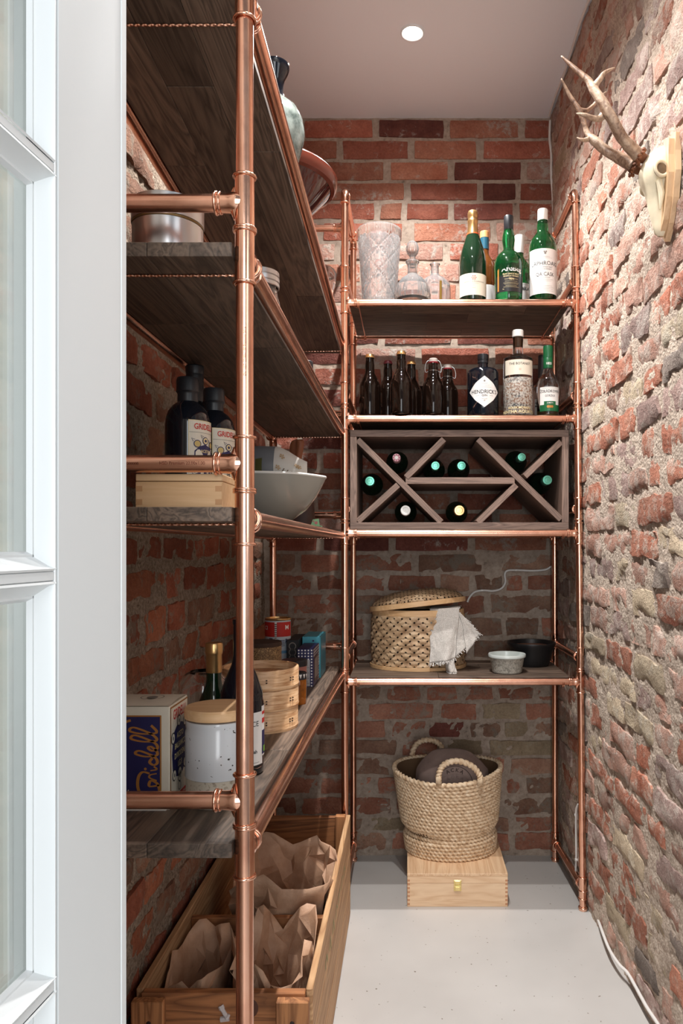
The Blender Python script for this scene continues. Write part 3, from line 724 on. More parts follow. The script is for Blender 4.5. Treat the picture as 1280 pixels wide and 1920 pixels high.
# rounded-shoulder bottle, bulbous neck, black label
ar = [(.040, 0), (.043, .004), (.0435, .018), (.0455, .10), (.046, .118), (.043, .136), (.034, .152), (.0205, .162), (.0165, .170), (.0185, .183), (.0205, .197), (.0195, .212), (.0155, .226), (.0140, .236), (.0005, .237)]
e = bottle('whisky_bottle', 'green whisky bottle with a bulbous neck, black cap and black label', at(953, 2.375, Z1), ar, M_green, cap=[(.0142, .230), (.0152, .232), (.0152, .272), (.0140, .2755), (.0005, .276)], capmat=M_black)
lab = wrap_label(e, .0445, .022, .112, plain('label_black', (.012, .012, .014, 1), .35), 0, .104)
m = MB(); rect(m, cyl(.0445, 0, .0008), -.044, .026, -.038, .104, 0, 3); m.build('gold_edge', M_goldink, lab, fixn=False)
letters(lab, [('ArdBeg', .0225, .006, .093, 0, .015, .98), ('ISLAY SINGLE MALT', .0062, .003, .077, 1, .01), ('SCOTCH WHISKY', .0062, .003, .070, 1, .01), ('TEN', .0085, .003, .061, 1, .02), ('GUARANTEED      YEARS OLD', .0032, .003, .061, 1), ('-', .04, .003, .054, 1), ('-', .05, .003, .049, 1), ('-', .044, .003, .045, 1), ('-', .036, .003, .040, 1), ('-', .05, .003, .036, 1), ('70cl', .0035, -.022, .030, 1)], cyl(.0445, 0, .0008), [M_paperw, M_creamink])
e = bottle('liquor_bottle', 'white-capped bottle half hidden behind the black-labelled green bottle', at(973, 2.50, Z1), wh(.272), M_green, cap=[(.0150, .205), (.0155, .207), (.0155, .262), (.0145, .265), (.0005, .265)], capmat=M_whitecap)
lab = wrap_label(e, .0382, .012, .095, M_paperw, .25)
letters(lab, [('-', .06, 0, .09, 1), ('BELAN', .014, .012, .076, 0, .03), ('SON', .016, .014, .030, 0, .05), ('-', .05, 0, .012, 1)], cyl(.0382, .25, .0007), [M_ink, M_green2])
la = [(.040, 0), (.043, .003), (.0435, .165), (.0425, .180), (.036, .200), (.024, .216), (.0180, .225), (.0185, .240), (.0165, .258), (.0152, .264), (.0005, .264)]
e = bottle('whisky_bottle', 'green whisky bottle with white cap and large white label, rightmost on the top shelf', at(1017, 2.375, Z1), la, M_green, cap=[(.0155, .254), (.0160, .256), (.0160, .292), (.0150, .296), (.0005, .2965)], capmat=M_whitecap)
lab = wrap_label(e, .0437, .016, .157, M_paperw, 0, .116)
letters(lab, [('LAPHROAIG', .0185, 0, .110, 0, 0, .92), ('ISLAY SINGLE MALT', .0055, 0, .0985, 0), ('SCOTCH WHISKY', .0055, 0, .092, 0), ('QA CASK', .0165, 0, .076, 0, 0, .86), ('DOUBLE MATURED', .0038, 0, .066, 1), ('-', .055, 0, .060, 1), ('-', .04, 0, .055, 1), ('-', .05, 0, .040, 1), ('-', .06, 0, .035, 1), ('-', .052, 0, .030, 1), ('-', .056, 0, .024, 1), ('o', .0035, 0, .142, 1), ('o', .0025, -.003, .147, 1), ('o', .0025, .003, .147, 1), ('-', .03, 0, .131, 1), ('-', .046, 0, .127, 1)], cyl(.0437, 0, .0007), [M_ink, M_inkgrey])

# ---- level 2: beer bottles, gin and vodka
beer = [(.031, 0), (.034, .003), (.0345, .012), (.0345, .095), (.0325, .108), (.0235, .128), (.0165, .140), (.0150, .150), (.0150, .168), (.0125, .186), (.0135, .188), (.0138, .193), (.0125, .196), (.0005, .196)]
swing = [(.031, 0), (.034, .003), (.0345, .012), (.0345, .088), (.0315, .102), (.024, .113), (.0195, .124), (.0165, .138), (.0155, .146), (.0155, .160), (.0140, .165), (.0005, .165)]
bl = [(693, 2.393, 'brown beer bottle at the left end of the bottle row, with a gold crown cap', M_gold), (727, 2.475, 'brown beer bottle with a dark red cap, second in the row', plain('maroon_cap', srgb(90, 20, 32), .4)),
      (752, 2.353, 'tallest brown beer bottle with a gold crown cap, in front', M_gold), (771, 2.48, 'brown beer bottle behind the tallest one, gold-brown cap', M_gold)]
for px, Y, lab_, cm in bl:
    e = bottle('beer_bottle', lab_, at(px, Y, Z2), beer, M_beer, group='beer bottles on the second shelf')
    m = MB(); m.lathe([(.0148, .1905), (.0150, .1925), (.0138, .199), (.0120, .2015), (.0005, .2020)], 63, fn=lambda a, z: 1+(.03*math.cos(a*21) if z < .195 else 0)); m.build('crown_cap', cm, e, sharp=40)
e = bottle('beer_bottle', 'brown bottle mostly hidden behind the swing-top bottles', at(790, 2.60, Z2), beer[:7]+[(.012, .145), (.0005, .145)], M_beer, group='beer bottles on the second shelf')
for px, Y, lab_ in ((812, 2.36, 'swing-top brown bottle with wire bail, the nearer one'), (839, 2.445, 'swing-top brown bottle with wire bail, the one nearer the gin')):
    e = bottle('swing_top_bottle', lab_, at(px, Y, Z2), swing, M_beer, group='swing-top bottles on the second shelf')
    m = MB(); m.lathe([(.0140, .165), (.0150, .166), (.0150, .169), (.0135, .170), (.0005, .170)], 32); m.build('rubber_seal', plain('red_rubber', srgb(130, 20, 36), .5), e)
    m = MB(); m.lathe([(.0138, .170), (.0140, .178), (.0115, .181), (.0005, .1815)], 32); m.build('stopper', plain('porcelain', srgb(190, 180, 172), .3), e)
    m = MB(); m.tube([(.0168*math.sin(2*PI*k/24), -.0168*math.cos(2*PI*k/24), .141) for k in range(24)], .0010, 6, closed=True)
    for sg in (-1, 1):
        m.tube(cat([(sg*.0165, 0, .141), (sg*.0235, -.001, .137), (sg*.0262, -.001, .150), (sg*.022, 0, .168), (sg*.0145, 0, .175), (0, 0, .1755)], 5), .0010, 6)
    m.build('wire_bail', M_steel, e)
hen = [(.047, 0), (.0495, .004), (.0498, .135), (.0485, .143), (.042, .149), (.024, .153), (.0165, .156), (.0155, .165), (.0155, .170), (.0005, .170)]
e = bottle('gin_bottle', 'squat black gin bottle with a diamond-shaped white label', at(905, 2.378, Z2), hen, M_blackglass, cap=[(.0160, .168), (.0172, .170), (.0172, .177), (.0155, .178), (.0172, .182), (.0172, .196), (.016, .198), (.0005, .198)], capmat=M_black)
m = MB(); fn = cyl(.0498, 0, .0005); N = 14
def dia(u, v): a = 2*u-1; b = 2*v-1; return fn((a-b)/2*.0505*(1), .071+(a+b)/2*.0500*1.0)
def diam(u, v):
    a = 2*u-1; b = 2*v-1; X = (a-b)/2; Y_ = (a+b)/2; bul = 1+.10*(1-abs(abs(X)-abs(Y_))) ; return fn(X*.0530*bul, .071+Y_*.0490*bul)
m.grid(diam, N, N, 0, False); lab = m.build('label', M_paperw, e, sharp=0, fixn=False)
letters(lab, [("HENDRICK'S", .0168, 0, .070, 0, .01, .92), ('GIN', .0085, 0, .0585, 0, .01, 1.2), ('-', .012, -.022, .058, 0), ('-', .012, .022, .058, 0), ('DISTILLED', .004, 0, .048, 1), ('*', .014, 0, .040, 1), ('o', .003, 0, .104, 1), ('-', .02, 0, .096, 1), ('-', .032, 0, .090, 1), ('-', .044, 0, .084, 1)], cyl(.0498, 0, .0009), [M_ink, M_inkgrey])
bo = [(.043, 0), (.0462, .003), (.0468, .180), (.0455, .184), (.036, .190), (.0225, .194), (.0165, .198), (.0158, .215), (.0158, .252), (.0005, .252)]
e = thing('gin_bottle', 'tall clear gin bottle with pale band label and embossed leafy lower half', 'bottle', at(970.5, 2.378, Z2))
m = MB(); m.lathe([(.0005, .118)]+[(.0462, .118)]+bo[2:], 48); m.build('glass_body', M_clear, e, sharp=50)
m = MB(); m.lathe([(.0005, .001), (.043, 0), (.0465, .003), (.0470, .1175), (.0005, .1178)], 48); m.build('embossed_base', M_bot, e, sharp=50)
m = MB(); m.lathe([(.0005, .222), (.0125, .222), (.0125, .252), (.0005, .252)], 24); m.build('cork', M_orange, e)
m = MB(); m.lathe([(.0165, .2525), (.0180, .254), (.0182, .273), (.0170, .2745), (.0005, .275)], 32); m.build('cap', M_whitecap, e, sharp=30)
lab = wrap_label(e, .0470, .125, .172, M_paper, 0, .105)
letters(lab, [('THE BOTANIST', .0105, 0, .159, 0, .005, .98), ('22', .0075, 0, .141, 1)], cyl(.047, 0, .0007), [M_ink, M_inkpink])
m = MB(); put_text(m, 'ROUX MOBARA', .0095, cyl(.047, 0, .0012), 0, .02, 1.1, (0, .021)); put_text(m, 'MENTHA AQUATICA', .0125, cyl(.047, 0, .0012), 0, .02, 1.1, (0, .009)); m.build('embossed_lettering', M_creamink, e, fixn=False)
zo = [(.031, 0), (.034, .003), (.0348, .096), (.0335, .106), (.027, .122), (.0185, .136), (.0140, .150), (.0130, .180), (.0005, .182)]
e = bottle('vodka_bottle', 'clear vodka bottle with green cap and white and green label', at(1027, 2.375, Z2), zo, M_clear, cap=[(.0150, .186), (.0155, .188), (.0155, .218), (.0145, .2235), (.0005, .224)], capmat=M_green2)
m = MB(); m.lathe([(.0145, .152), (.0150, .153), (.0150, .185), (.0145, .186)], 32); nl = m.build('neck_label', M_green2, e)
letters(nl, [('1822', .0095, 0, .166, 0, .03)], cyl(.0150, 0, .0006), [M_paperw])
m = MB(); m.lathe([(.0005, .0035), (.031, .004), (.0325, .010), (.0325, .016), (.0005, .016)], 32); m.build('yellow_liquid', plain('yellow_liquid', (.75, .55, .08, 1), .1, trans=.5), e)
lab = wrap_label(e, .0350, .022, .088, M_paperw, 0, .068)
m = MB(); fn = cyl(.0350, 0, .0006); rect(m, fn, -.034, .012, .034, .032, 0); rect(m, fn, -.019, .032, .019, .043, 0); m.build('green_band', M_green2, e, fixn=False)
letters(lab, [('\u017bO\u0141\u0104DKOWA', .0125, 0, .074, 0, .01, .80), ('GORZKA', .0095, 0, .060, 0, 0, .8), ('Z MI\u0118T\u0104', .0052, 0, .0375, 1, .01), ('o', .0042, -.006, .026, 2), ('o', .0042, 0, .026, 2), ('o', .0042, .006, .026, 2), ('-', .05, 0, .084, 3)], cyl(.035, 0, .0009), [M_ink, M_paperw, M_goldink, M_green2])
e = bottle('liquor_bottle', 'black-capped bottle half hidden behind the clear vodka bottle', at(1017, 2.50, Z2), wh(.20), M_clear, cap=[(.0150, .150), (.0155, .155), (.0155, .222), (.0145, .226), (.0005, .2265)], capmat=M_black)
lab = wrap_label(e, .0382, .012, .075, M_paperw, 0, .07); letters(lab, [('ZO', .02, -.022, .055, 0, .02, .8)], cyl(.0382, 0, .0007), [M_ink])

# ---- level 3: wine rack with diagonal dividers
WY, WD = 2.362, .30; ws = F/WY
wx0, wx1 = XO(656, ws), XO(1066, ws); wz0 = Z3; wz1 = CH+(VY-806)/ws
wr = thing('wine_rack', 'dark walnut wine rack with crossed dividers, standing between the copper poles', 'wine rack', ((wx0+wx1)/2, WY, wz0))
ox, oz = (wx0+wx1)/2, wz0; Wd, Hh, T = (wx1-wx0), wz1-wz0, .0215
for nm, a, b, mt in (('side_panel', (-Wd/2, 0, T), (-Wd/2+T, WD, Hh-T), M_rackZ), ('side_panel', (Wd/2-T, 0, T), (Wd/2, WD, Hh-T), M_rackZ),
                     ('top_panel', (-Wd/2, 0, Hh-T), (Wd/2, WD, Hh), M_rackX), ('bottom_panel', (-Wd/2, 0, 0), (Wd/2, WD, T), M_rackX)):
    m = MB(); m.box(a, b, bev=.0008); m.build(nm, mt, wr)
def diag(pa, pb, th=.019, y0=.002, nm='divider', yd=WD-.004):
    a = W(pa[0], pa[1], WY); b = W(pb[0], pb[1], WY); d = b-a; L = d.length
    m = MB(); m.box((-L/2, 0, -th/2), (L/2, yd, th/2), bev=.0008); o = m.build(nm, M_rackX, wr, loc=((a.x+b.x)/2-ox, y0, (a.z+b.z)/2-oz))
    o.rotation_euler.y = -math.atan2(d.z, d.x)
diag((670, 824), (827, 979)); diag((832, 823), (754+7, 895), y0=.0015); diag((746, 909), (670, 978), y0=.0015)
diag((896, 823), (1052, 974)); diag((1052, 828), (984, 893), y0=.0015); diag((968, 909), (896, 980), y0=.0015)
diag((760, 901), (965, 901), .0205, .003, 'centre_shelf')
bw_ = [(.0005, .0), (.0145, .0), (.0150, .002), (.0145, .045), (.0138, .050), (.0140, .075), (.022, .100), (.036, .125), (.0375, .140), (.0375, .255), (.034, .262), (.0005, .258)]
caps = [(743, 858, 'wine bottle with a pink and white cap, upper left V of the wine rack', plain('pink_cap', srgb(206, 160, 168), .4), 7.6),
        (693, 902, 'green-capped wine bottle lying in the far left triangle of the wine rack', None, 9), (816, 873, 'green-capped wine bottle, left of the pair on the centre shelf', None, 8.2),
        (865, 873, 'green-capped wine bottle, right of the pair on the centre shelf', None, 8.2), (978, 857, 'green-capped bottle lying in the upper right V of the wine rack', None, 7.8),
        (1026, 900, 'green-capped wine bottle lying in the far right triangle of the wine rack', None, 9), (760, 957, 'white-capped wine bottle lying on the bottom of the wine rack', M_whitecap, 9.5),
        (861, 957, 'gold-foiled sparkling wine bottle lying on the bottom of the wine rack', M_gold, 9.8)]
t = NT('metallic_green_foil'); t.col(srgb(96, 170, 148)); t.set(Metallic=.6, Roughness=.25); M_gfoil = t.m
for px, py, lab_, cm, rp in caps:
    Yc = 2.39; P = W(px, py, Yc); e = thing('wine_bottle', lab_, 'bottle', P, 'wine bottles lying in the wine rack')
    m = MB(); m.lathe([(r, z+.004) for r, z in bw_[4:]], 32, axis='y'); m.build('glass_body', M_dgreen, e, sharp=60)
    rc = rp/ (F/Yc); m = MB(); m.lathe([(.0005, .001), (rc*.55, .0012), (rc*.62, .0), (rc*.92, .0002), (rc, .002), (rc, .045), (rc*.93, .060), (.013, .062)], 32, axis='y'); cp = m.build('cap', cm or M_gfoil, e, sharp=40)
    if 'pink' in lab_:
        m = MB()
        for k in range(8): disc(m, lambda u, v: (u, -.0005, v), rc*.75*math.cos(PI/4*k), rc*.75*math.sin(PI/4*k), .0018, 0, 8)
        disc(m, lambda u, v: (u, -.0006, v), 0, 0, rc*.4, 1, 14); m.build('cap_print', [plain('magenta_ink', srgb(150, 40, 84), .5), M_paperw], cp, fixn=False)

# ---- level 4: bamboo basket, towel, bowls
bk = thing('woven_basket', 'oval woven bamboo basket with its lid resting askew on the lower shelf', 'basket', (.034, 2.56, Z4))
RX, RY, BH = .155, .123, .195
def bf(t_): # radius multiplier along the height
    return 1.0+.02*math.sin(PI*t_)
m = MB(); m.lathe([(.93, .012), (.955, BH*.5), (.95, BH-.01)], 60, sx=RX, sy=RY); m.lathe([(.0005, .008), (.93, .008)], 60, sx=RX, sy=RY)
m.build('inner_shade', plain('basket_inner_shade', srgb(40, 28, 20), .9), bk)  # dark cylinder added as painted shade behind the weave gaps
m = MB(); NS, SEG = 36, 60
for fam in (-1, 1):
    for k in range(NS):
        vs = []
        for j in range(SEG+1):
            t_ = j/SEG; z = .014+(BH-.03)*t_; th0 = 2*PI*k/NS+fam*t_*(BH-.03)/.139
            wv = .0016*fam*math.cos((th0-fam*0)*NS/2*1.0+0*t_+PI*((k % 2)))*0
            # over / under by crossing index
            cr = (t_*(BH-.03)/.139*2)*NS/(2*PI); off = .0016*math.cos(PI*(cr+(k % 2)))*(1 if fam > 0 else 1)
            hw = 2*PI/NS*.345
            for sg in (-1, 1):
                th = th0+sg*hw; r_ = bf(t_); nr = (.0042+off*fam*(1 if fam > 0 else 1))
                vs.append((math.sin(th)*(RX*r_+nr), -math.cos(th)*(RY*r_+nr), z))
        m.add(vs, [(2*j, 2*j+1, 2*j+3, 2*j+2) for j in range(SEG)], 0, True)
o = tag(m.build('woven_strips', M_weave, bk, sharp=0, fixn=False), kind='stuff')
def oval_band(mb, z0, z1, r_, th, seg=72): mb.lathe([(r_, z0), (r_+th, z0+.001), (r_+th, z1-.001), (r_, z1), (r_-th*.4, z1), (r_-th*.4, z0), (r_, z0)], seg, sx=RX, sy=RY)
m = MB(); oval_band(m, 0, .013, 1.02, .045); m.build('base_band', M_bam, bk)
m = MB(); oval_band(m, BH-.018, BH+.004, .985, .03); m.build('rim_band', M_bam, bk)
# lid
lid = bpy.data.objects.new('lid', None); COL.objects.link(lid); lid.parent = bk; lid.location = (-.002, -.002, BH+.020); lid.rotation_euler = (math.radians(-4), math.radians(-6.5), 0)
m = MB(); oval_band(m, -.012, .006, 1.02, .045); m.build('lid_band', M_bam, lid)
m = MB(); LN = 26
def dome(x, y): # unit disc -> height
    q = min(1, x*x+y*y); return .004+.040*(1-q**1.6)**.8
for fam in (0, 1):
    for k in range(-LN//2, LN//2+1):
        c0 = k/(LN/2)*.99
        half = math.sqrt(max(0, 1-c0*c0)); n_ = 30; vs = []
        if half < .12: continue
        for j in range(n_+1):
            s_ = -half+2*half*j/n_; cr = s_*LN/2
            off = .0016*math.cos(PI*(cr+k+fam))
            for sg in (-1, 1):
                c1 = c0+sg*.025
                x, y = (c1, s_) if fam else (s_, c1)
                q = math.hypot(x, y)
                if q > 1: x, y = x/q, y/q
                vs.append((x*RX*1.02, y*RY*1.02, dome(x, y)+off+.002))
        m.add(vs, [(2*j, 2*j+1, 2*j+3, 2*j+2) for j in range(n_)], 0, True)
tag(m.build('lid_weave', M_weave, lid, sharp=0, fixn=False), kind='stuff')
m = MB(); m.grid(lambda u, v: (v*math.sin(2*PI*u)*RX, -v*math.cos(2*PI*u)*RY, dome(v*math.sin(2*PI*u), v*math.cos(2*PI*u))-.002), 40, 8, cu=True); m.build('lid_lining', plain('lid_inside', srgb(62, 44, 30), .9), lid, fixn=False)
# towel
def W2(px, py, Y): return W(px, py, Y)
def patch(mb, A, B, C, D, nu, nv, amp, fq, seed, bulge=.01, mi=0, stripe=None):
    """A top-left, B top-right, C bottom-right, D bottom-left (world)"""
    A, B, C, D = map(Vector, (A, B, C, D))
    def fn(u, v):
        p = A.lerp(B, u).lerp(D.lerp(C, u), v)
        p.y -= bulge*math.sin(PI*u)*(.3+v)+amp*math.sin(u*fq+seed+v*1.5)*v+nz((u*2, v*2, seed), 1.6)*amp*.9+nz((u*6, v*7, seed), 1.6)*amp*.35
        p.x += nz((u*3, v*3, seed+4), 1.2)*.004; return p
    mb.grid(fn, nu, nv, mi); return fn
tw = MB(); ty = 2.425
f1 = patch(tw, W2(806, 1142, 2.455), W2(862, 1140, 2.455), W2(853, 1234, ty-.014), W2(806, 1243, ty-.004), 40, 46, .006, 9, 1, .012)
f2 = patch(tw, W2(842, 1143, 2.462), W2(862, 1148, 2.455), W2(899, 1188, ty+.02), W2(848, 1237, ty+.012), 40, 40, .006, 8, 5, .008)
f3 = patch(tw, W2(862, 1148, 2.455), W2(863, 1149, 2.455), W2(898, 1190, ty+.02), W2(874, 1226, ty-.002), 12, 20, .003, 8, 8, .004)
f4 = patch(tw, W2(832, 1226, ty), W2(848, 1226, ty-.004), W2(856, 1261, ty-.02), W2(838, 1258, ty-.01), 20, 20, .006, 9, 3, .010)
f5 = patch(tw, W2(806, 1138, 2.52), W2(864, 1136, 2.52), W2(862, 1141, 2.455), W2(806, 1143, 2.455), 20, 8, .001, 9, 3, .0)
to = tag(tw.build('tea_towel', M_linen, None, sharp=0, fixn=False), 'grey linen tea towel with frayed edge, hanging out of the woven basket', 'towel')
sm_ = to.modifiers.new('thick', 'SOLIDIFY'); sm_.thickness = .0022
fr = MB(); rr = random.Random(3)
for fn, nfr, v in ((f1, 40, 1.0), (f4, 22, 1.0)):
    for k in range(nfr):
        p = Vector(fn(k/(nfr-1), v)); q = p+Vector((rr.uniform(-.006, .006), rr.uniform(-.004, .001), -rr.uniform(.006, .014)))
        fr.tube([p, p.lerp(q, .5)+Vector((rr.uniform(-.004, .004), -.001, 0)), q], .0009, 5)
for fn, side in ((f2, 1),):
    for k in range(46):
        v = k/45; p = Vector(fn(1-0, .15+.85*v)) if k % 2 else Vector(fn(v, 1)); q = p+Vector((rr.uniform(.002, .010), -.002, rr.uniform(-.010, .001)))
        fr.tube([p, p.lerp(q, .5)+Vector((0, -.001, rr.uniform(-.003, .003))), q], .0009, 5)
fr.build('fringe', M_linenw, to)
st = MB()
for fn, v0 in ((f1, .10), (f2, .42)):
    st.grid(lambda u, v: Vector(fn(u, v0+.035*v+(.12*u if fn is f1 else 0)))+Vector((0, -.0018, 0)), 30, 2, 0)
st.build('white_stripe', M_linenw, to, sharp=0, fixn=False)
# small bowls
e = thing('small_bowl', 'small pale stoneware bowl with a smooth white rim, on the lower shelf', 'bowl', at(950, 2.425, Z4))
m = MB(); m.lathe([(.0005, .0), (.044, 0), (.048, .004), (.0545, .045), (.057, .052)], 48); m.build('bowl_body', M_texcer, e)
m = MB(); m.lathe([(.0575, .050), (.0605, .052), (.0612, .058), (.0595, .0615), (.056, .0605), (.054, .052), (.049, .02), (.0005, .012)], 48); m.build('white_rim', plain('white_glaze', srgb(206, 212, 208), .2), e)
e = thing('black_bowl', 'wide black bowl standing behind the small pale bowl', 'bowl', at(996, 2.575, Z4))
m = MB(); m.lathe([(.0005, .0), (.055, 0), (.060, .006), (.068, .035), (.076, .062), (.0835, .076), (.083, .081), (.078, .080), (.070, .062), (.062, .03), (.0005, .02)], 56); m.build('bowl_body', plain('matt_black', (.012, .012, .013, 1), .35), e)
m = MB(); m.lathe([(.0005, .069), (.05, .068), (.0705, .0665)], 40); m.build('wooden_plate', plain('plate_in_bowl', srgb(150, 100, 74), .4), e)

# ---- floor: pine box with seagrass basket
bx = thing('wooden_box', 'pale pine wine box with a brass latch, on the floor under the back rack', 'box', (XO(857.5, 595), 2.353, 0))
bwid, bdep, bhh, lidh = .3165, .28, .074, .031
m = MB(); m.box((-bwid/2, 0, 0), (bwid/2, .010, bhh-.0006), bev=.0008); m.build('front_panel', M_pineX, bx)
m = MB(); m.box((-bwid/2, bdep-.01, 0), (bwid/2, bdep, bhh-.0006), bev=.0008); m.build('back_panel', M_pineX, bx)
for sg in (-1, 1):
    m = MB(); x0, x1 = sorted((sg*bwid/2, sg*(bwid/2-.010))); m.box((x0, .010, 0), (x1, bdep-.01, bhh-.0006), bev=.0008); m.build('side_panel', M_pineY, bx)
m = MB(); m.box((-bwid/2, 0, bhh), (bwid/2, .010, bhh+lidh-.009), bev=.0008); m.box((-bwid/2, .010, bhh), (-bwid/2+.01, bdep, bhh+lidh-.009)); m.box((bwid/2-.01, .010, bhh), (bwid/2, bdep, bhh+lidh-.009)); ld = m.build('lid', M_pineX, bx)
m = MB(); m.box((-bwid/2-.0005, -.0005, bhh+lidh-.0088), (bwid/2+.0005, bdep, bhh+lidh), bev=.001); m.build('lid_top', M_pineY, ld)
m = MB()
for sg in (-1, 1):
    for k in range(6):
        z = .006+k*.0125; x0, x1 = sorted((sg*(bwid/2-.0003), sg*(bwid/2-.008))); m.box((x0, -.0004, z), (x1, .004, z+.006))
    x0, x1 = sorted((sg*(bwid/2-.0003), sg*(bwid/2-.008))); m.box((x0, -.0004, bhh+.006), (x1, .004, bhh+.012))
m.build('finger_joints', plain('joint_end_grain', srgb(196, 140, 102), .6), bx)['kind'] = 'stuff'
m = MB(); m.box((-.012, -.002, .050), (.012, 0, .085), bev=.0008); m.box((-.009, -.0045, .070), (.009, -.0015, .083), bev=.001); m.box((-.009, -.0045, .052), (.009, -.0015, .064), bev=.001); m.tube([(-.009, -.004, .067), (.009, -.004, .067)], .0016, 8); m.tube([(-.0075, -.004, .055), (-.0075, -.0055, .080)], .001, 6); m.tube([(.0075, -.004, .055), (.0075, -.0055, .080)], .001, 6)
m.build('latch', plain('brass', srgb(232, 208, 140), .3, metal=.8), bx)

BZ = bhh+lidh
bs = thing('rope_basket', 'coiled seagrass rope basket with two handles, standing on the pine box', 'basket', (0, 0, 0))
def bcen(t_):
    c = Vector((.145-.012*t_, 2.555-.020*t_, BZ+.007+.268*t_)); rx = .150+.030*t_; ry = .118+.012*t_
    rx -= .014*math.exp(-((t_-.27)/.06)**2); return c, rx, ry
def bpt(t_, th, extra=0.0):
    c, rx, ry = bcen(t_); d = 1
    dent = math.exp(-((t_-.27)/.05)**2)*math.exp(-((th+.75)/.55)**2)*.10
    rx2 = rx*(1-dent)+extra; ry2 = ry*(1-dent)+extra; sag = t_*(.007*(1-math.cos(2*th))*.5-.006*math.cos(th)-.006*math.sin(th+2))+.004*math.sin(th*2+t_*5)*t_
    return Vector((c.x+rx2*math.sin(th), c.y-ry2*math.cos(th), c.z+sag))
ROWS = 23; N = 420
for grp in range(1):
    m = MB()
    for r_ in range(ROWS):
        t_ = r_/(ROWS-1); ra = .0070 if r_ < ROWS-1 else .0082
        pts = [bpt(t_+.0006*math.sin(k*.1+r_*2), 2*PI*k/N-PI) for k in range(N)]
        ph = r_*1.3
        m.tube(pts, ra, 9, closed=True, twist=lambda a, i: .52+.56*abs(math.cos(a-i*2*PI*32/420+ph)))
    tag(m.build('coiled_rope', M_rope, bs, sharp=0, fixn=False), kind='stuff')
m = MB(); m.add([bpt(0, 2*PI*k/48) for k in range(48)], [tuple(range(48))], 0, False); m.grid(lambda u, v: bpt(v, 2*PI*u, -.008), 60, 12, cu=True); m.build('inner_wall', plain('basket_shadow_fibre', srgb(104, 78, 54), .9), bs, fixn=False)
def handle(pts, seed):
    m = MB(); P = cat(pts, 22); m.tube(P, .0092, 10, twist=lambda a, i: .72+.42*abs(math.cos(a-i*.42)))
    for e_ in (0, -1):
        p = P[e_]; m.tube([p+Vector((0, -.004, -.010)), p+Vector((0, -.003, .004)), p+Vector((0, 0, .012))], .0115, 9, twist=lambda a, i: .8+.2*math.cos(3*a+i))
    m.build('handle', M_rope, bs, sharp=0, fixn=False)
Yh = 2.405
handle([W(822, 1462, Yh), W(824, 1446, Yh), W(835, 1432, Yh+.005), W(858, 1427, Yh+.01), W(884, 1436, Yh+.008), W(898, 1452, Yh), W(900, 1464, Yh)], 1)
Yh = 2.655
handle([W(776, 1432, Yh), W(772, 1418, Yh), W(778, 1398, Yh), W(795, 1388, Yh), W(815, 1390, Yh), W(828, 1402, Yh), W(833, 1424, Yh)], 2)
kb = thing('paper_sack', 'grey-brown paper sack with a printed round emblem, sticking out of the rope basket', 'bag', (XO(848, F/2.52), 2.52, BZ+.12))
m = MB(); prof = [(-.122, .0), (-.124, .14), (-.112, .178), (-.085, .208), (-.055, .226), (.0, .230), (.05, .222), (.082, .200), (.112, .168), (.122, .14), (.122, 0)]
def kf(u, v):
    P = cat([(x, 0, z) for x, z in prof], 3); i = u*(len(P)-1); p = P[int(round(i))]; th = .046*math.sin(PI*v)
    q = Vector((p.x*(.15+.85*abs(2*v-1)**0), 0, p.z)); s_ = 2*v-1
    sc_ = 1-.0*s_; return None
Pk = cat([(x, 0, z) for x, z in prof], 3)
def kf(u, v):
    i = min(len(Pk)-1, int(round(u*(len(Pk)-1)))); p = Pk[i]; cx, cz = 0, .09
    k = (1-v); x = cx+(p.x-cx)*k; z = cz+(p.z-cz)*k; y = -.050*(1-k**3)**.6
    y += nz((x, z, 3), 14)*.006+abs(nz((x, z, 9), 9))*.010*(1-k)
    return (x, y, z)
m.grid(kf, len(Pk)-1, 10, smooth=True); m.grid(lambda u, v: (kf(u, v)[0], -kf(u, v)[1]*.6, kf(u, v)[2]), len(Pk)-1, 10)
sk = m.build('sack_body', M_tan, kb, sharp=0, fixn=False)
m = MB(); fnk = lambda u, v: (u, -.0615, v)
disc(m, fnk, 0.004, .128, .060, 0, 48, .058); 
for k, ch in enumerate('ACKA'):
    a = math.radians(120-k*20); put_text(m, ch, .017, fnk, 0, .02, 1, (.004+.046*math.cos(a), .128+.046*math.sin(a)), a-PI/2)
m.build('emblem_print', plain('sack_ink', srgb(58, 44, 40), .8), sk, fixn=False)

# ================================================================== CABLES
def cable(label, pts, r=.0028, clips=()):
    e = MB(); P = cat(pts, 8); e.tube(P, r, 10); o = tag(e.build('cable', M_cable), label, 'cable')
    for p in clips:
        m = MB(); p = Vector(p); m.box(p-Vector((.0045, .0045, .0035)), p+Vector((.0045, .0045, .0035)), bev=.001); m.build('cable_clip', M_cable, o)
    return o
Yc = YB-.012
cable('white cable bending across the brick above the woven basket', [W(876, 1129, Yc), W(880, 1120, Yc), W(890, 1110, Yc), W(906, 1107, Yc), W(925, 1108, Yc), W(940, 1103, Yc), W(947, 1091, Yc), W(946, 1077, Yc), W(951, 1070, Yc), W(968, 1069, Yc), W(1000, 1070, Yc), W(1022, 1068, Yc), W(1033, 1062, Yc)], .0036, [W(903, 1107, Yc), W(967, 1069, Yc)])
e = MB(); e.tube([W(873, 1130, Yc), W(880, 1131, Yc)], .004, 8)
cable('white cable running down the back right corner from the ceiling', [W(1031, 226, Yc), W(1030, 260, Yc), W(1033, 290, Yc), W(1033, 330, Yc), W(1036, 370, Yc), W(1037, 440, Yc), W(1038, 560, Yc)], .0045, [W(1033, 302, Yc)])
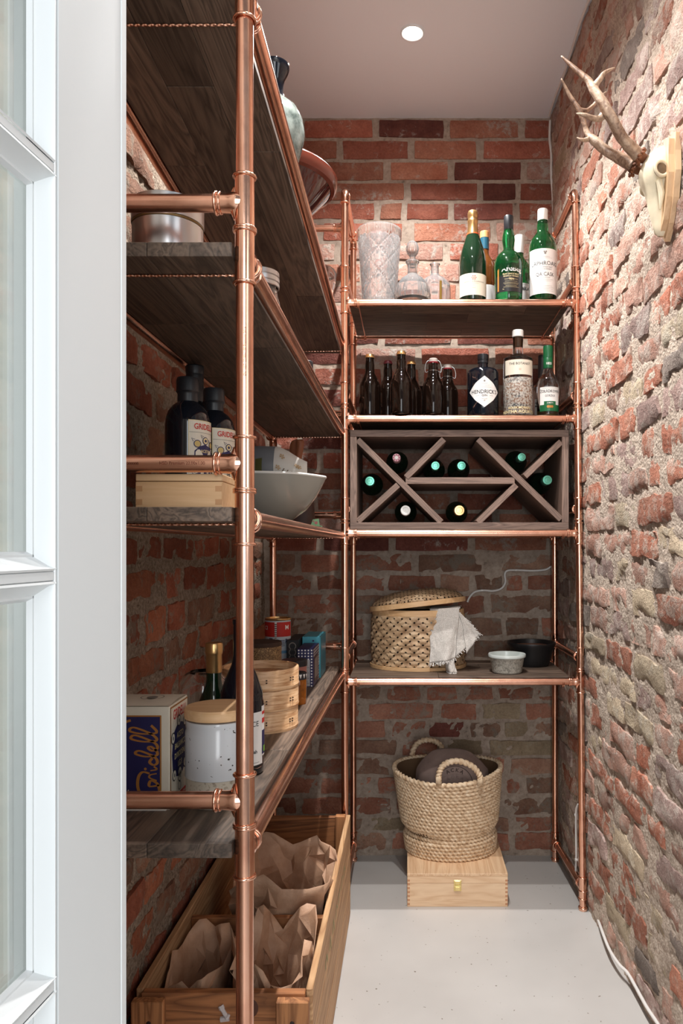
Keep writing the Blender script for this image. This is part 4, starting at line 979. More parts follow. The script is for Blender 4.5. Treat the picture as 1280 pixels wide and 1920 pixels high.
def rw(px, py):   # point on the right wall
    Y = 1.9
    for _ in range(12):
        z = CH-(py-VY)*Y/F; Y = F*(XW(Y, z)-.016)/(px-VX)
    return W(px, py, Y)
cable('white cable end on the right wall behind the lower part of the rack', [W(1084, 1508, 2.40), W(1080, 1520, 2.41), W(1079.5, 1560, 2.42), W(1080, 1600, 2.42), W(1079, 1637, 2.43)], .0036, [W(1079, 1528, 2.415), W(1080, 1612, 2.42)])
fl = []
for px, py in ((1102, 1692), (1110, 1702), (1118, 1716), (1128, 1745), (1142, 1780), (1160, 1808), (1176, 1824), (1190, 1848), (1212, 1888), (1236, 1925), (1262, 1975)):
    h = .035 if py > 1720 else .012; Y = F*(CH-h)/(py-VY); fl.append(W(px, py, Y))
cable('white cable clipped along the foot of the right wall', fl, .0042, [fl[1], fl[6]])
cl = []
for k in range(12):
    Y = 2.72-k*.12; cl.append((XW(Y, CEIL)-.012-.002*math.sin(k*2), Y, CEIL-.006))
cable('white cable along the joint between the ceiling and the right wall', cl, .004)

# ================================================================== SKULL PLAQUE
pq = thing('antler_trophy', 'deer skull with antlers on a pale wooden shield, hung on the right wall', 'wall trophy', (0, 0, 0))
PX = XW(1.57, 1.9)-.004; Yp = 1.558
def outl(k):   # shield outline, half width at height
    return k
sh = [(0, .112), (.020, .098), (.052, .101), (.066, .092), (.062, .055), (.064, .01), (.052, -.045), (.028, -.092), (0, -.122)]
sh = [(a, b*.9) for a, b in sh]; sh = sh+[(-a, b) for a, b in sh[-2:0:-1]]
zc = 1.881
m = MB(); m.poly([(PX, Yp+a, zc+b) for a, b in sh], (-.012, 0, 0)); m.poly([(PX-.012, Yp+a*.88, zc+b*.9) for a, b in sh], (-.011, 0, 0)); m.build('shield', M_ply, pq)
FX = PX-.023
sec = [(2.004, .004, .016), (1.997, .016, .030), (1.985, .027, .038), (1.968, .036, .043), (1.948, .042, .045), (1.930, .042, .043), (1.912, .036, .037), (1.892, .029, .029), (1.866, .024, .022), (1.840, .019, .018), (1.818, .014, .014), (1.800, .010, .010), (1.793, .003, .004)]
sec = [(1.782+(z-1.793)*.858, d, hw*(.92 if z > 1.9 else .78)) for z, d, hw in sec]
m = MB(); NK = 20
vs = []
for z, d, hw in sec:
    for k in range(NK+1):
        a = -PI/2*1.12+PI*1.12*k/NK; vs.append((FX+.006-(d+.006)*max(-.2, math.cos(a)), Yp+hw*math.sin(a), z+nz((z, k*.3, 0), 20)*.001))
m.add(vs, [(i*(NK+1)+k, i*(NK+1)+k+1, (i+1)*(NK+1)+k+1, (i+1)*(NK+1)+k) for i in range(len(sec)-1) for k in range(NK)], 0, True)
m.add(vs[:NK+1], [tuple(range(NK+1))]); sk = m.build('skull', M_bone, pq, sharp=60)
for sg in (-1, 1):
    m = MB(); c = Vector((FX-.010, Yp+sg*.039, 1.903))
    m.tube([c+Vector((.014*math.cos(2*PI*k/20), sg*(.003-.004*math.cos(2*PI*k/20)), .015*math.sin(2*PI*k/20))) for k in range(20)], .0038, 8, closed=True); m.build('eye_socket_rim', M_bone, sk)
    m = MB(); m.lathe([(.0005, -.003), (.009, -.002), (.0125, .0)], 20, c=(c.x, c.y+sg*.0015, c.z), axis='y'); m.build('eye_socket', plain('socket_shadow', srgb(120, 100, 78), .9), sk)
    m = MB(); m.tube([c+Vector((-.002, sg*-.006, -.020)), c+Vector((.004, sg*-.008, -.045)), c+Vector((.004, sg*-.014, -.075))], [.006, .007, .002], 8); m.build('cheekbone', M_bone, sk)
def antler(beam, prongs, name='antler'):
    m = MB()
    for pts, rads in [beam]+prongs:
        P = cat([W(*p) for p in pts], 6); r_ = lerp(rads, 6); tot = len(P)
        m.tube(P, r_, 14, twist=lambda a, i: 1+.10*math.sin(a*5+i*.15)*(1 if i < tot*.6 else .3)+.12*nz((math.cos(a), math.sin(a), i*.25), 1.5))
    return m.build(name, M_antler, pq, sharp=0)
Ya = 1.53
b1 = ([(1196, 292, Ya+.02), (1180, 275, Ya+.01), (1165, 256, Ya), (1146, 221, Ya-.01), (1130, 193, Ya-.01), (1113, 168, Ya), (1102, 151, Ya+.01), (1078, 130, Ya+.02), (1052, 105, Ya+.03)], [.0125, .0120, .0112, .0105, .0100, .0095, .0070, .0055, .0014])
antler(b1, [([(1114, 162, Ya), (1124, 149, Ya), (1134, 136, Ya+.01), (1152, 127, Ya+.02)], [.0075, .0055, .0042, .0012]),
            ([(1134, 212, Ya), (1124, 222, Ya), (1112, 222, Ya-.01), (1096, 216, Ya-.02), (1080, 213, Ya-.02)], [.009, .0062, .0052, .0042, .0013])])
Yb2 = 1.59
b2 = ([(1186, 312, Yb2-.01), (1172, 303, Yb2), (1156, 295, Yb2+.01), (1132, 280, Yb2+.03), (1115, 265, Yb2+.04), (1101, 250, Yb2+.05), (1096, 234, Yb2+.05), (1086, 207, Yb2+.05), (1068, 180, Yb2+.05), (1052, 147, Yb2+.04)], [.0125, .0120, .0110, .0105, .0095, .0060, .0055, .0060, .0046, .0012])
antler(b2, [([(1110, 258, Yb2+.045), (1099, 262, Yb2+.04), (1090, 262, Yb2+.03), (1081, 258, Yb2+.03)], [.006, .0045, .0035, .0012]),
            ([(1087, 206, Yb2+.05), (1100, 207, Yb2+.05), (1113, 197, Yb2+.06), (1122, 184, Yb2+.06), (1136, 172, Yb2+.06)], [.005, .0042, .0036, .0028, .001])])
for (px, py, yy) in ((1199, 293, Ya+.022), (1188, 314, Yb2-.008)):
    c = W(px, py, yy); m = MB(); rr = random.Random(px)
    for k in range(26):
        a = 2*PI*k/26; d = Vector((math.cos(a)*.35, math.sin(a), math.sin(a)*.0+math.cos(a)*.9)); q = c+d*.0145+Vector((rr.uniform(-.004, .004), 0, rr.uniform(-.003, .003)))
        m.lathe([(.0001, -.0042), (.0038, -.001), (.0036, .002), (.0001, .0045)], 7, c=q)
    m.tube([c+Vector((-.006, 0, .004)), c+Vector((.008, .004, -.002)), c+Vector((.020, .010, -.004))], [.0115, .010, .008], 14)
    m.build('antler_burr', M_antd, pq)

# ================================================================== LEFT RACK, TOP BOARD
e = thing('round_vase', 'grey-green round vase with a black flared neck on the topmost left board', 'vase', (XO(515, 1000), 1.40, hb(0, 1.40)))
m = MB(); m.lathe([(.0005, .0), (.030, 0), (.034, .006), (.046, .035), (.0545, .070), (.0555, .085), (.052, .108), (.042, .128), (.028, .140), (.020, .147)], 48); m.build('vase_body', M_celadon, e)
m = MB(); m.lathe([(.020, .146), (.0165, .155), (.016, .170), (.018, .182), (.024, .194), (.0275, .203), (.0265, .210), (.022, .212), (.014, .19), (.012, .16), (.0005, .155)], 40); m.build('neck', M_blackglass, e)
e = thing('glazed_bowl', 'wide brown-glazed bowl overhanging the edge of the topmost left board', 'bowl', (-.305, 1.625, hb(0, 1.625)))
m = MB(); m.lathe([(.0005, 0), (.062, 0), (.066, .008), (.062, .014), (.085, .040), (.118, .075), (.138, .098)], 64); m.build('bowl_body', M_brownglaze, e)
m = MB(); m.lathe([(.136, .094), (.144, .097), (.150, .106), (.150, .118), (.146, .123), (.139, .120), (.128, .10), (.09, .05), (.05, .02), (.0005, .015)], 64); m.build('rim', M_rimglaze, e)
e = thing('glass_bowl', 'clear glass bowl at the far end of the topmost left board', 'bowl', (-.30, 2.17, hb(0, 2.17)))
m = MB(); m.lathe([(.0005, 0), (.045, 0), (.05, .006), (.074, .05), (.088, .10), (.092, .135), (.090, .140), (.087, .136), (.083, .10), (.068, .052), (.044, .012), (.0005, .010)], 48, fn=lambda a, z: 1-.01*abs(math.sin(a*12))); m.build('bowl_body', M_clear, e)
# ---- second board
def round_tin(label, loc, r_, h):
    e = thing('round_tin', label, 'tin', loc, 'round tins on the second left board')
    m = MB(); m.lathe([(.0005, .0), (r_*.97, 0), (r_*.985, .002), (r_*.985, h*.72)], 56); m.build('tin_body', M_tin, e)
    m = MB(); m.lathe([(r_*.99, h*.70), (r_*1.01, h*.705), (r_*1.01, h*.99), (r_*.98, h), (.0005, h)], 56); m.build('lid', M_tin, e)
    m = MB(); m.lathe([(r_*.995, h*.665), (r_*1.0, h*.67), (r_*1.0, h*.695), (r_*.99, h*.70)], 56); m.build('lid_seam', plain('brass_seam', srgb(120, 96, 60), .4, metal=.7), e); return e
round_tin('large round silver tin on the near end of the second left board', (XO(315, 1340), F/1340, hb(1, 1.045)), .0485, .098)
round_tin('smaller round silver tin behind the large one', (XO(368, 1130), F/1130, hb(1, 1.24)), .036, .055)
e = thing('clip_jar', 'glass preserving jar with ribbed metal lid, beside the rail of the second left board', 'jar', (-.275, 1.38, hb(1, 1.38)))
m = MB(); m.lathe([(.0005, 0), (.034, 0), (.037, .004), (.038, .07), (.034, .085), (.032, .096), (.0335, .10), (.0335, .106), (.031, .106), (.029, .095), (.034, .07), (.033, .008), (.0005, .006)], 40); m.build('glass_body', M_clear, e)
m = MB(); m.lathe([(.035, .100), (.0368, .101), (.0368, .107), (.0352, .108), (.0368, .110), (.0368, .117), (.0352, .118), (.0368, .120), (.0362, .128), (.033, .130), (.0005, .131)], 40); m.build('lid', M_tin, e, sharp=25)
e = thing('spice_jar', 'small black-lidded jar far along the second left board', 'jar', (-.242, 1.74, hb(1, 1.74)))
m = MB(); m.lathe([(.0005, 0), (.020, 0), (.021, .003), (.021, .032), (.018, .037), (.0005, .037)], 24); m.build('glass_body', M_blackglass, e)
m = MB(); m.lathe([(.019, .036), (.0205, .038), (.0205, .054), (.019, .056), (.0005, .056)], 24); m.build('lid', M_black, e)

# ---- third board: balsamic bottles, beech box, bowl
bal = [(.034, 0), (.0375, .003), (.038, .012), (.038, .156), (.0368, .169), (.033, .182), (.026, .192), (.0175, .198), (.0160, .203), (.0005, .203)]
balcap = [(.0168, .198), (.0174, .201), (.0170, .212), (.0180, .2145), (.0198, .2165), (.0192, .220), (.0190, .236), (.0175, .2405), (.0005, .241)]
def gridelli(e, r_, a0, z0=.046, z1=.164):
    lab = wrap_label(e, r_, z0, z1, M_paper, a0, .062, nu=16); fn = cyl(r_, a0, .0008); m = MB(); w_ = .031
    rect(m, fn, -w_, z0, -w_+.0012, z1, 4); rect(m, fn, w_-.0012, z0, w_, z1, 4); rect(m, fn, -w_, z1-.001, w_, z1, 4); rect(m, fn, -w_+.001, z1-.021, w_-.001, z1-.0204, 2)
    fn2 = cyl(r_, a0, .0011)
    put_text(m, 'GRIDELLI', .0135, fn2, 0, .015, .80, (0, z1-.011))
    P = [(-.021, z0+.066), (-.012, z0+.074), (0, z0+.078), (.012, z0+.074), (.021, z0+.066), (.022, z0+.040), (.014, z0+.026), (0, z0+.022), (-.014, z0+.026), (-.022, z0+.040)]
    for k in range(len(P)): a, b = P[k], P[(k+1) % len(P)]; m.add([fn(*a), fn(*b), fn(0, z0+.05)], [(0, 1, 2)], 1, False)
    for k, (x, y) in enumerate([(-.016, z0+.078), (.0, z0+.084), (.016, z0+.078), (-.016, z0+.022), (0, z0+.014), (.016, z0+.022)]):
        disc(m, fn2, x, y, .0066, 1); disc(m, cyl(r_, a0, .0013), x, y, .0052, 3 if k % 2 == 0 else 4)
        disc(m, cyl(r_, a0, .0015), x, y, .0024, 1 if k % 2 else 3)
        stroke(m, fn2, [(x-.007, y+.004), (x-.010, y+.009), (x-.004, y+.007)], .0006, 1)
    for k, s_ in enumerate(('ACETO', 'BALSAMICO', 'DI MODENA', 'I.G.P.')): put_text(m, s_, .0072, fn2, 4, .02, .85, (0, z0+.066-k*.0105))
    m.build('label_print', [M_inkred, M_navy, M_inkgrey, plain('medal_ochre', srgb(206, 178, 110), .5), M_creamink], lab, fixn=False)
b3 = hb(2, 1.28)
e = bottle('balsamic_bottle', 'black balsamic vinegar bottle with red-lettered label, the larger-looking one at the front', (XO(352, 1090), F/1090, hb(2, F/1090)), bal, M_blackglass, cap=balcap, capmat=M_black, group='balsamic bottles on the third left board')
gridelli(e, .0382, math.radians(64))
e = bottle('balsamic_bottle', 'black balsamic vinegar bottle with red-lettered label, partly hidden by the copper pole', (XO(401, 1020), F/1020, hb(2, F/1020)), bal, M_blackglass, cap=balcap, capmat=M_black, group='balsamic bottles on the third left board')
gridelli(e, .0382, math.radians(56))
e = bottle('dark_bottle', 'tall dark bottle with a ridged black screw cap, behind the front balsamic bottle', (XO(365, 960), F/960, hb(2, F/960)), [(.030, 0), (.032, .003), (.032, .205), (.030, .222), (.017, .234), (.0005, .236)], M_blackglass)
m = MB(); m.lathe([(.0165, .232), (.0175, .234)]+[(.0175-(.0008 if k % 2 else 0), .262+.005*k) for k in range(6)]+[(.0178, .292), (.0178, .302), (.0165, .304), (.0005, .304)], 36); m.build('screw_cap', M_black, e, sharp=20)
e = thing('beech_box', 'small finger-jointed beech box on the near end of the third left board', 'box', (0, 0, 0)); z0 = hb(2, .95)
xa, xb, ya, yb, hh = XO(254, 1470), XO(416, 1470), .9525, 1.09, .0435
m = MB(); m.box((xa, ya, z0), (xb, ya+.009, z0+hh*.77), bev=.0006); m.box((xa, yb-.009, z0), (xb, yb, z0+hh*.77), bev=.0006); m.box((xa, ya+.009, z0), (xa+.008, yb-.009, z0+hh*.77)); m.box((xb-.008, ya+.009, z0), (xb, yb-.009, z0+hh*.77)); m.build('box_body', M_beech, e)
m = MB(); m.box((xa, ya, z0+hh*.79), (xb, yb, z0+hh), bev=.0008); m.build('lid', M_beech, e)
m = MB()
for k in range(2):
    for x0, x1 in ((xb-.0085, xb-.0003), (xa+.0003, xa+.0085)): m.box((x0, ya-.0004, z0+.004+k*.017), (x1, ya+.003, z0+.011+k*.017))
m.build('finger_joints', plain('beech_end_grain', srgb(190, 142, 98), .6), e)['kind'] = 'stuff'

e = thing('grey_bowl', 'large grey-white faceted bowl overhanging the third left board', 'bowl', (-.325, 1.69, hb(2, 1.69)))
def octf(a, z):
    k = max(0, min(1, (z-.02)/.08)); s_ = abs(((a/(PI/4)+.2) % 1)-.5)*2; return 1-.045*k*(1-s_**2)
prof = [(.0005, .0), (.052, 0), (.056, .006), (.066, .014), (.095, .035), (.118, .062), (.134, .088), (.143, .106)]
m = MB(); m.lathe(prof+[(.1405, .107), (.130, .088), (.09, .042), (.05, .015), (.0005, .012)], 96, fn=octf); m.build('bowl_body', M_greybowl, e, sharp=50)
m = MB(); m.lathe([(.1435, .1045), (.1448, .107), (.143, .1095), (.1400, .107)], 96, fn=octf); m.build('rim', plain('white_rim', srgb(232, 230, 224), .2), e)
e = thing('folded_card', 'small green and pink printed card peeking out under the grey bowl', 'card', (-.222, 1.79, hb(2, 1.79)))
m = MB(); m.box((-.010, -.022, .0), (.014, .022, .0012)); m.build('card_sheet', plain('green_card', srgb(120, 190, 140), .6), e)
m = MB(); m.poly([(-.009, -.021, .0014), (.012, -.021, .0014), (.010, -.021, .018), (-.004, -.021, .016)], (0, .001, 0)); c2 = m.build('card_fold', plain('card_print', srgb(150, 200, 150), .6), e)
m = MB(); disc(m, lambda u, v: (u, -.0214, v), .004, .008, .0038, 0); disc(m, lambda u, v: (u, -.0214, v), -.002, .012, .002, 0); m.build('card_dots', plain('card_pink', srgb(206, 120, 120), .6), c2, fixn=False)
def crumple(name, label, c, rx, ry, h, seed, mat, top=.25, n=30, nv=11, amp=.02, cat_='bag', lean=(0, 0), flare=.1):
    rr = random.Random(int(seed*10)); e = MB(); P = {}
    for j in range(nv+1):
        v = j/nv
        for i in range(n):
            a = 2*PI*(i+rr.uniform(-.35, .35)*(j > 0)+.5*(j % 2))/n; sx_, sy_ = math.sin(a), -math.cos(a)
            sq = 1/max(abs(sx_), abs(sy_))**.55
            rd = (1-2*abs(noise.noise(Vector((sx_*2.2, sy_*2.2, v*1.8+seed)))))*.7+(1-2*abs(noise.noise(Vector((sx_*4.5, sy_*4.5, v*4+seed*2)))))*.4-.45
            r_ = sq*(1+rd*amp*11*(.25+.75*v))*(1-.08*math.sin(PI*v)+flare*v**3)+rr.uniform(-.03, .03)
            hh = h*(1+top*noise.noise(Vector((sx_*1.4, sy_*1.4, seed*3)))+top*.35*noise.noise(Vector((sx_*3.5, sy_*3.5, seed))))
            P[i, j] = (max(-rx*1.12, min(rx*1.12, rx*r_*sx_))+lean[0]*v*v, max(-ry*1.12, min(ry*1.12, ry*r_*sy_))+lean[1]*v*v, hh*(v+(rr.uniform(-.25, .25)/nv if 0 < j < nv else 0)))
    vs = [P[i, j] for j in range(nv+1) for i in range(n)]; fs = []
    for j in range(nv):
        for i in range(n):
            a, b, c_, d = j*n+i, j*n+(i+1) % n, (j+1)*n+(i+1) % n, (j+1)*n+i
            fs += [(a, b, c_), (a, c_, d)] if (i+j) % 2 else [(a, b, d), (b, c_, d)]
    e.add(vs, fs, 0, True); e.add(vs[:n], [tuple(range(n))], 0, False)
    o = e.build(name, mat, None, sharp=28, loc=Vector(c), fixn=False); tag(o, label, cat_)
    md = o.modifiers.new('thick', 'SOLIDIFY'); md.thickness = .001; md.offset = 0; return o
# tea packet leaning inside bowl
e = thing('tea_packet', 'grey and floral paper packet lying in the grey bowl', 'packet', (-.315, 1.70, hb(2, 1.69)+.066))
m = MB()
def pk(u, v, s_=1):
    x = -.085+.17*u; z = .105*v*(1-.25*max(0, u-.6)/.4)+.01*math.sin(PI*u); th = .030*math.sin(PI*min(1, max(0, u)))**.5*math.sin(PI*v)**.6
    return (x, -s_*th+nz((x, z, 2), 25)*.004, z+nz((x, z, 5), 20)*.003)
m.grid(lambda u, v: pk(u, v, 1), 26, 16); m.grid(lambda u, v: pk(u, v, -1), 26, 16); pkb = m.build('packet_body', plain('packet_white', srgb(196, 190, 182), .5), e, sharp=0, fixn=False)
m = MB(); m.grid(lambda u, v: Vector(pk(.30+.28*u, v, 1))+Vector((0, -.0012, 0)), 10, 16, 0)
rr = random.Random(4)
m.grid(lambda u, v: Vector(pk(.34+.09*u, .25+.45*v, 1))+Vector((0, -.0022, 0)), 6, 6, 3)
for k in range(9):
    u0, v0 = rr.uniform(.62, .93), rr.uniform(.3, .85)
    for j in range(5):
        a = 2*PI*j/5+k; m.add([Vector(pk(u0, v0))+Vector((0, -.003, 0)), Vector(pk(u0+.035*math.cos(a), v0+.06*math.sin(a)))+Vector((0, -.003, 0)), Vector(pk(u0+.035*math.cos(a+.7), v0+.06*math.sin(a+.7)))+Vector((0, -.003, 0))], [(0, 1, 2)], 1, False)
for k in range(4):
    stroke(m, lambda u, v: Vector(pk(u, v))+Vector((0, -.0026, 0)), [(.64+.06*k, .1), (.66+.05*k, .35), (.72+.05*k, .55)], .006, 2)
m.build('packet_print', [plain('packet_grey', srgb(108, 110, 114), .5), plain('flower_ochre', srgb(170, 138, 96), .6), plain('stem_brown', srgb(96, 76, 56), .6), plain('olive_panel', srgb(78, 76, 34), .5)], pkb, sharp=0, fixn=False)
e = thing('leather_strap', 'brown leather strap with punched holes hanging behind the grey bowl', 'strap', (0, 0, 0))
m = MB(); SP = cat([W(548, 880, 2.20), W(551, 862, 2.20), W(549, 842, 2.19), W(553, 828, 2.18), W(562, 826, 2.18), W(562, 840, 2.18), W(558, 862, 2.19), W(556, 885, 2.20)], 5)
vs = []
for k, p in enumerate(SP): vs += [p+Vector((-.010, 0, 0)), p+Vector((.010, .004, 0))]
m.add(vs, [(2*i, 2*i+1, 2*i+3, 2*i+2) for i in range(len(SP)-1)], 0, True); so = m.build('strap_band', plain('tan_leather', srgb(150, 92, 62), .5), e, sharp=0, fixn=False)
so.modifiers.new('t', 'SOLIDIFY').thickness = .003
m = MB()
for y_ in (860, 871): p = W(557, y_, 2.185); m.lathe([(.0022, 0), (.0035, -.001), (.0036, 0)], 12, c=p, axis='y')
m.build('eyelet', M_ink, e)
e = thing('leather_bag', 'small dark leather bag standing behind the grey bowl under the strap', 'bag', (-.335, 2.22, hb(2, 2.22)))
m = MB(); m.grid(lambda u, v: ((.060*(1-.15*v))*math.sin(2*PI*u), -(.035*(1-.6*v))*math.cos(2*PI*u)+nz((u*3, v*3, 1), 2)*.003, .155*v), 28, 10, cu=True); m.add([(.060*math.sin(2*PI*k/28), -.035*math.cos(2*PI*k/28), 0) for k in range(28)], [tuple(range(28))]); m.build('bag_body', plain('dark_leather', srgb(58, 34, 26), .45), e, sharp=0, fixn=False)

# ---- fourth board: carton, canister, bottles, steamer, packets
cx1 = XO(318, 1327); cx0 = cx1-.098; cy0, cy1 = F/1327, F/1228; cz = hb(3, 1.09)+.0; chh = .146
ct = thing('vinegar_carton', 'cream and navy cardboard carton with gold script lettering, lying on the lowest left board', 'carton', (cx0, cy0, cz))
cw, cdp = cx1-cx0, cy1-cy0
m = MB(); m.box((0, 0, 0), (cw, cdp, chh), bev=.0010); m.build('carton_body', M_paper, ct)
m = MB(); m.box((-.004, -.004, 0.0), (cw-.004, .0, .0012)); m.build('bottom_flap', M_paperw, ct)
m = MB(); m.grid(lambda u, v: (cw*u, cdp*v-.0005, chh+.0012+.004*math.sin(PI*v)*(1-u*.3)), 8, 8); m.build('top_flap', M_paper, ct, sharp=0, fixn=False)
fF = lambda u, v: (u, -.0006, v); fF2 = lambda u, v: (u, -.0010, v); fS = lambda u, v: (cw+.0006, u, v); fS2 = lambda u, v: (cw+.0010, u, v)
m = MB(); rect(m, fF, .004, .004, cw-.0115, chh-.012, 1, 1); rect(m, lambda u, v: (u, -.0008, v), .006, .006, cw-.0135, chh-.014, 0, 1)
# oval band and rotated script lettering
for k in range(40):
    pass
ov = [(.052+.050*math.cos(a), .066+.062*math.sin(a)) for a in [math.radians(100+k*4) for k in range(42)]]
stroke(m, fF2, [(x, y) for x, y in ov if .006 < x < cw-.014 and y > .007], .0028, 1)
def scr(pts, w_=.0022): # script drawn reading upwards: s along z, t to the left
    P = cat([(cw-.024-t, s, 0) for s, t in pts], 5); stroke(m, fF2, [(p.x, p.y) for p in P if .006 < p.x < cw-.0136 and .006 < p.y < chh-.014], w_, 1)
G = -.002
scr([(.052, .004), (.054, .014), (.046, .020), (.030, .020), (.014, .010), (.010, -.004), (.020, -.010), (.036, -.008), (.042, .002), (.034, .004), (.036, -.012)])   # G
scr([(.042, -.006), (.046, .004), (.050, .003), (.052, -.006)], .0015); scr([(.056, .003), (.058, -.006), (.062, -.002)], .0016)      # r i
disc(m, fF2, cw-.024-.010, .0585, .002, 1)
scr([(.074, .000), (.068, .004), (.064, -.002), (.068, -.007), (.076, -.002), (.084, .018), (.080, .024), (.076, .010), (.078, -.006), (.084, -.006)])  # d
scr([(.084, -.006), (.090, .002), (.088, .006), (.084, .000), (.088, -.007), (.096, -.002), (.106, .024), (.101, .030), (.097, .012), (.099, -.006), (.108, .002), (.117, .026), (.112, .032), (.108, .014), (.110, -.006), (.120, .002)])  # e l l
put_text(m, 'F', .013, fF2, 1, .01, 1, (.0345, .014), math.radians(118))
for k, (ch, x, y, a) in enumerate([('R', .0285, .0215, 112), ('A', .0225, .0315, 104), ('T', .0190, .0405, 97), ('E', .0175, .050, 92), ('L', .0172, .059, 90), ('L', .0172, .067, 90), ('I', .0175, .074, 88)]):
    put_text(m, ch, .0105, fF2, 2, .0, .95, (x+.010, y+.004), math.radians(a))
m.build('front_print', [M_navy, M_goldink, M_creamink], ct, fixn=False)
m = MB(); rect(m, fS, .002, .002, cdp-.002, chh-.002, 4, 1); rect(m, lambda u, v: (cw+.0008, u, v), .004, .003, cdp-.004, chh-.004, 5, 1)
put_text(m, 'GRIDELLI', .020, fS2, 0, .02, .72, (cdp/2, chh-.016)); P = [(.012, .052), (.008, .075), (.014, .104), (.03, .112), (.044, .116), (.06, .112), (.074, .104), (.080, .075), (.076, .052), (.06, .040), (.044, .036), (.026, .040)]
k_ = cdp/.088
for k in range(len(P)): a, b = P[k], P[(k+1) % len(P)]; m.add([fS2(a[0]*k_, a[1]), fS2(b[0]*k_, b[1]), fS2(.044*k_, .076)], [(0, 1, 2)], 1, False)
for (x, y) in ((.012, .098), (.040, .118), (.070, .112), (.018, .044), (.044, .036), (.070, .050), (.044, .042)):
    disc(m, lambda u, v: (cw+.0013, u, v), x*k_, y, .0085, 6); disc(m, lambda u, v: (cw+.0015, u, v), x*k_, y, .0068, 5); disc(m, lambda u, v: (cw+.0017, u, v), x*k_, y, .003, 3)
for k, s_ in enumerate(('ACETO', 'BALSAMICO', 'DI MODENA', 'I.G.P.')): put_text(m, s_, .0115, lambda u, v: (cw+.0019, u, v), 2, .02, .82, (cdp/2, .098-k*.014))
disc(m, fS2, cdp/2, .022, .007, 3, 18, .005); m.add([fS2(.016, .0035), fS2(cdp-.008, .0035), fS2(cdp-.008, .013), fS2(.016, .013)], [(0, 1, 2, 3)], 0, False); put_text(m, 'PRODOTTO IN ITALIA', .0058, lambda u, v: (cw+.0014, u, v), 5, .01, .9, (cdp/2+.004, .0082))
m.build('side_print', [M_inkred, M_navy, M_creamink, M_inkgrey, M_goldink, M_paper, M_ink], ct, fixn=False)
m = MB(); disc(m, lambda u, v: (u, v, chh+.0062), cw*.62, cdp*.45, .017, 0, 24, .0155); disc(m, lambda u, v: (u, v, chh+.0062), cw*.62, cdp*.45, .008, 0); m.build('top_print', M_inkgrey, ct, fixn=False)

e = thing('ceramic_canister', 'white speckled stoneware canister with a beech lid', 'canister', (XO(410, 1275), F/1275, hb(3, 1.10)))
rc = .0478
m = MB(); m.lathe([(.0005, 0), (rc-.004, 0), (rc-.001, .003), (rc-.001, .0405)], 56); m.build('bare_base', M_stone, e)
m = MB(); m.lathe([(rc-.0005, .040), (rc, .0405), (rc, .104), (rc-.002, .110), (rc-.001, .116), (rc-.0015, .121), (rc-.006, .1215)], 56); m.build('glazed_body', M_speck, e)
m = MB(); m.lathe([(.0005, .1225), (rc-.004, .1225), (rc+.001, .1245), (rc+.0015, .136), (rc-.001, .139), (.0005, .1395)], 56); m.build('lid', M_beech, e)
ol = [(.023, 0), (.0265, .003), (.0268, .095), (.0255, .108), (.020, .124), (.0145, .136), (.0130, .146), (.0126, .200), (.0005, .2)]
e = bottle('oil_bottle', 'dark oil bottle with a gold screw cap behind the canister', (XO(401, 1085), F/1085, hb(3, 1.29)), ol, M_dgreen)
m = MB(); m.lathe([(.0132, .158), (.0136, .160), (.0134, .188), (.0145, .190), (.0150, .193), (.0150, .2065), (.0138, .209), (.0005, .2095)], 36); m.build('gold_cap', M_gold, e, sharp=30)
wn = [(.033, 0), (.0355, .003), (.036, .015), (.036, .115), (.034, .135), (.026, .158), (.0165, .180), (.0140, .195), (.0138, .245), (.0150, .247), (.0150, .254), (.0005, .255)]
e = bottle('wine_vinegar_bottle', 'dark bottle with a white label standing behind the near copper pole', (XO(453, 1130), F/1130, hb(3, 1.24)), wn, M_blackglass)
lab = wrap_label(e, .0362, .018, .104, M_paperw, math.radians(22), .07); letters(lab, [('OCE', .012, .012, .085, 0), ('Syrah', .008, .012, .040, 0, .02), ('-', .05, 0, .022, 0)], cyl(.0362, math.radians(22), .0007), [M_ink])
m = MB(); rect(m, cyl(.0362, math.radians(92), .0004), -.012, .03, .012, .112, 0, 8); rect(m, cyl(.0362, math.radians(92), .0007), -.011, .033, .011, .072, 1, 8); rect(m, cyl(.0362, math.radians(92), .0007), -.011, .084, .011, .092, 2, 8); rect(m, cyl(.0362, math.radians(92), .0007), -.011, .098, .011, .103, 2, 8); rect(m, cyl(.0362, math.radians(92), .0009), -.006, .036, .006, .046, 3, 8); m.build('back_label', [M_paperw, M_navy, M_inkred, plain('lime_ink', srgb(120, 180, 60), .5)], e, fixn=False)
e = thing('glass_carafe', 'clear round-shouldered glass carafe near the wall behind the oil bottle', 'jar', (-.362, 1.32, hb(3, 1.32)))
m = MB(); m.lathe([(.0005, 0), (.038, 0), (.042, .006), (.043, .12), (.040, .140), (.030, .152), (.022, .156), (.022, .150), (.036, .136), (.039, .12), (.038, .01), (.0005, .008)], 40); m.build('glass_body', M_clear, e)

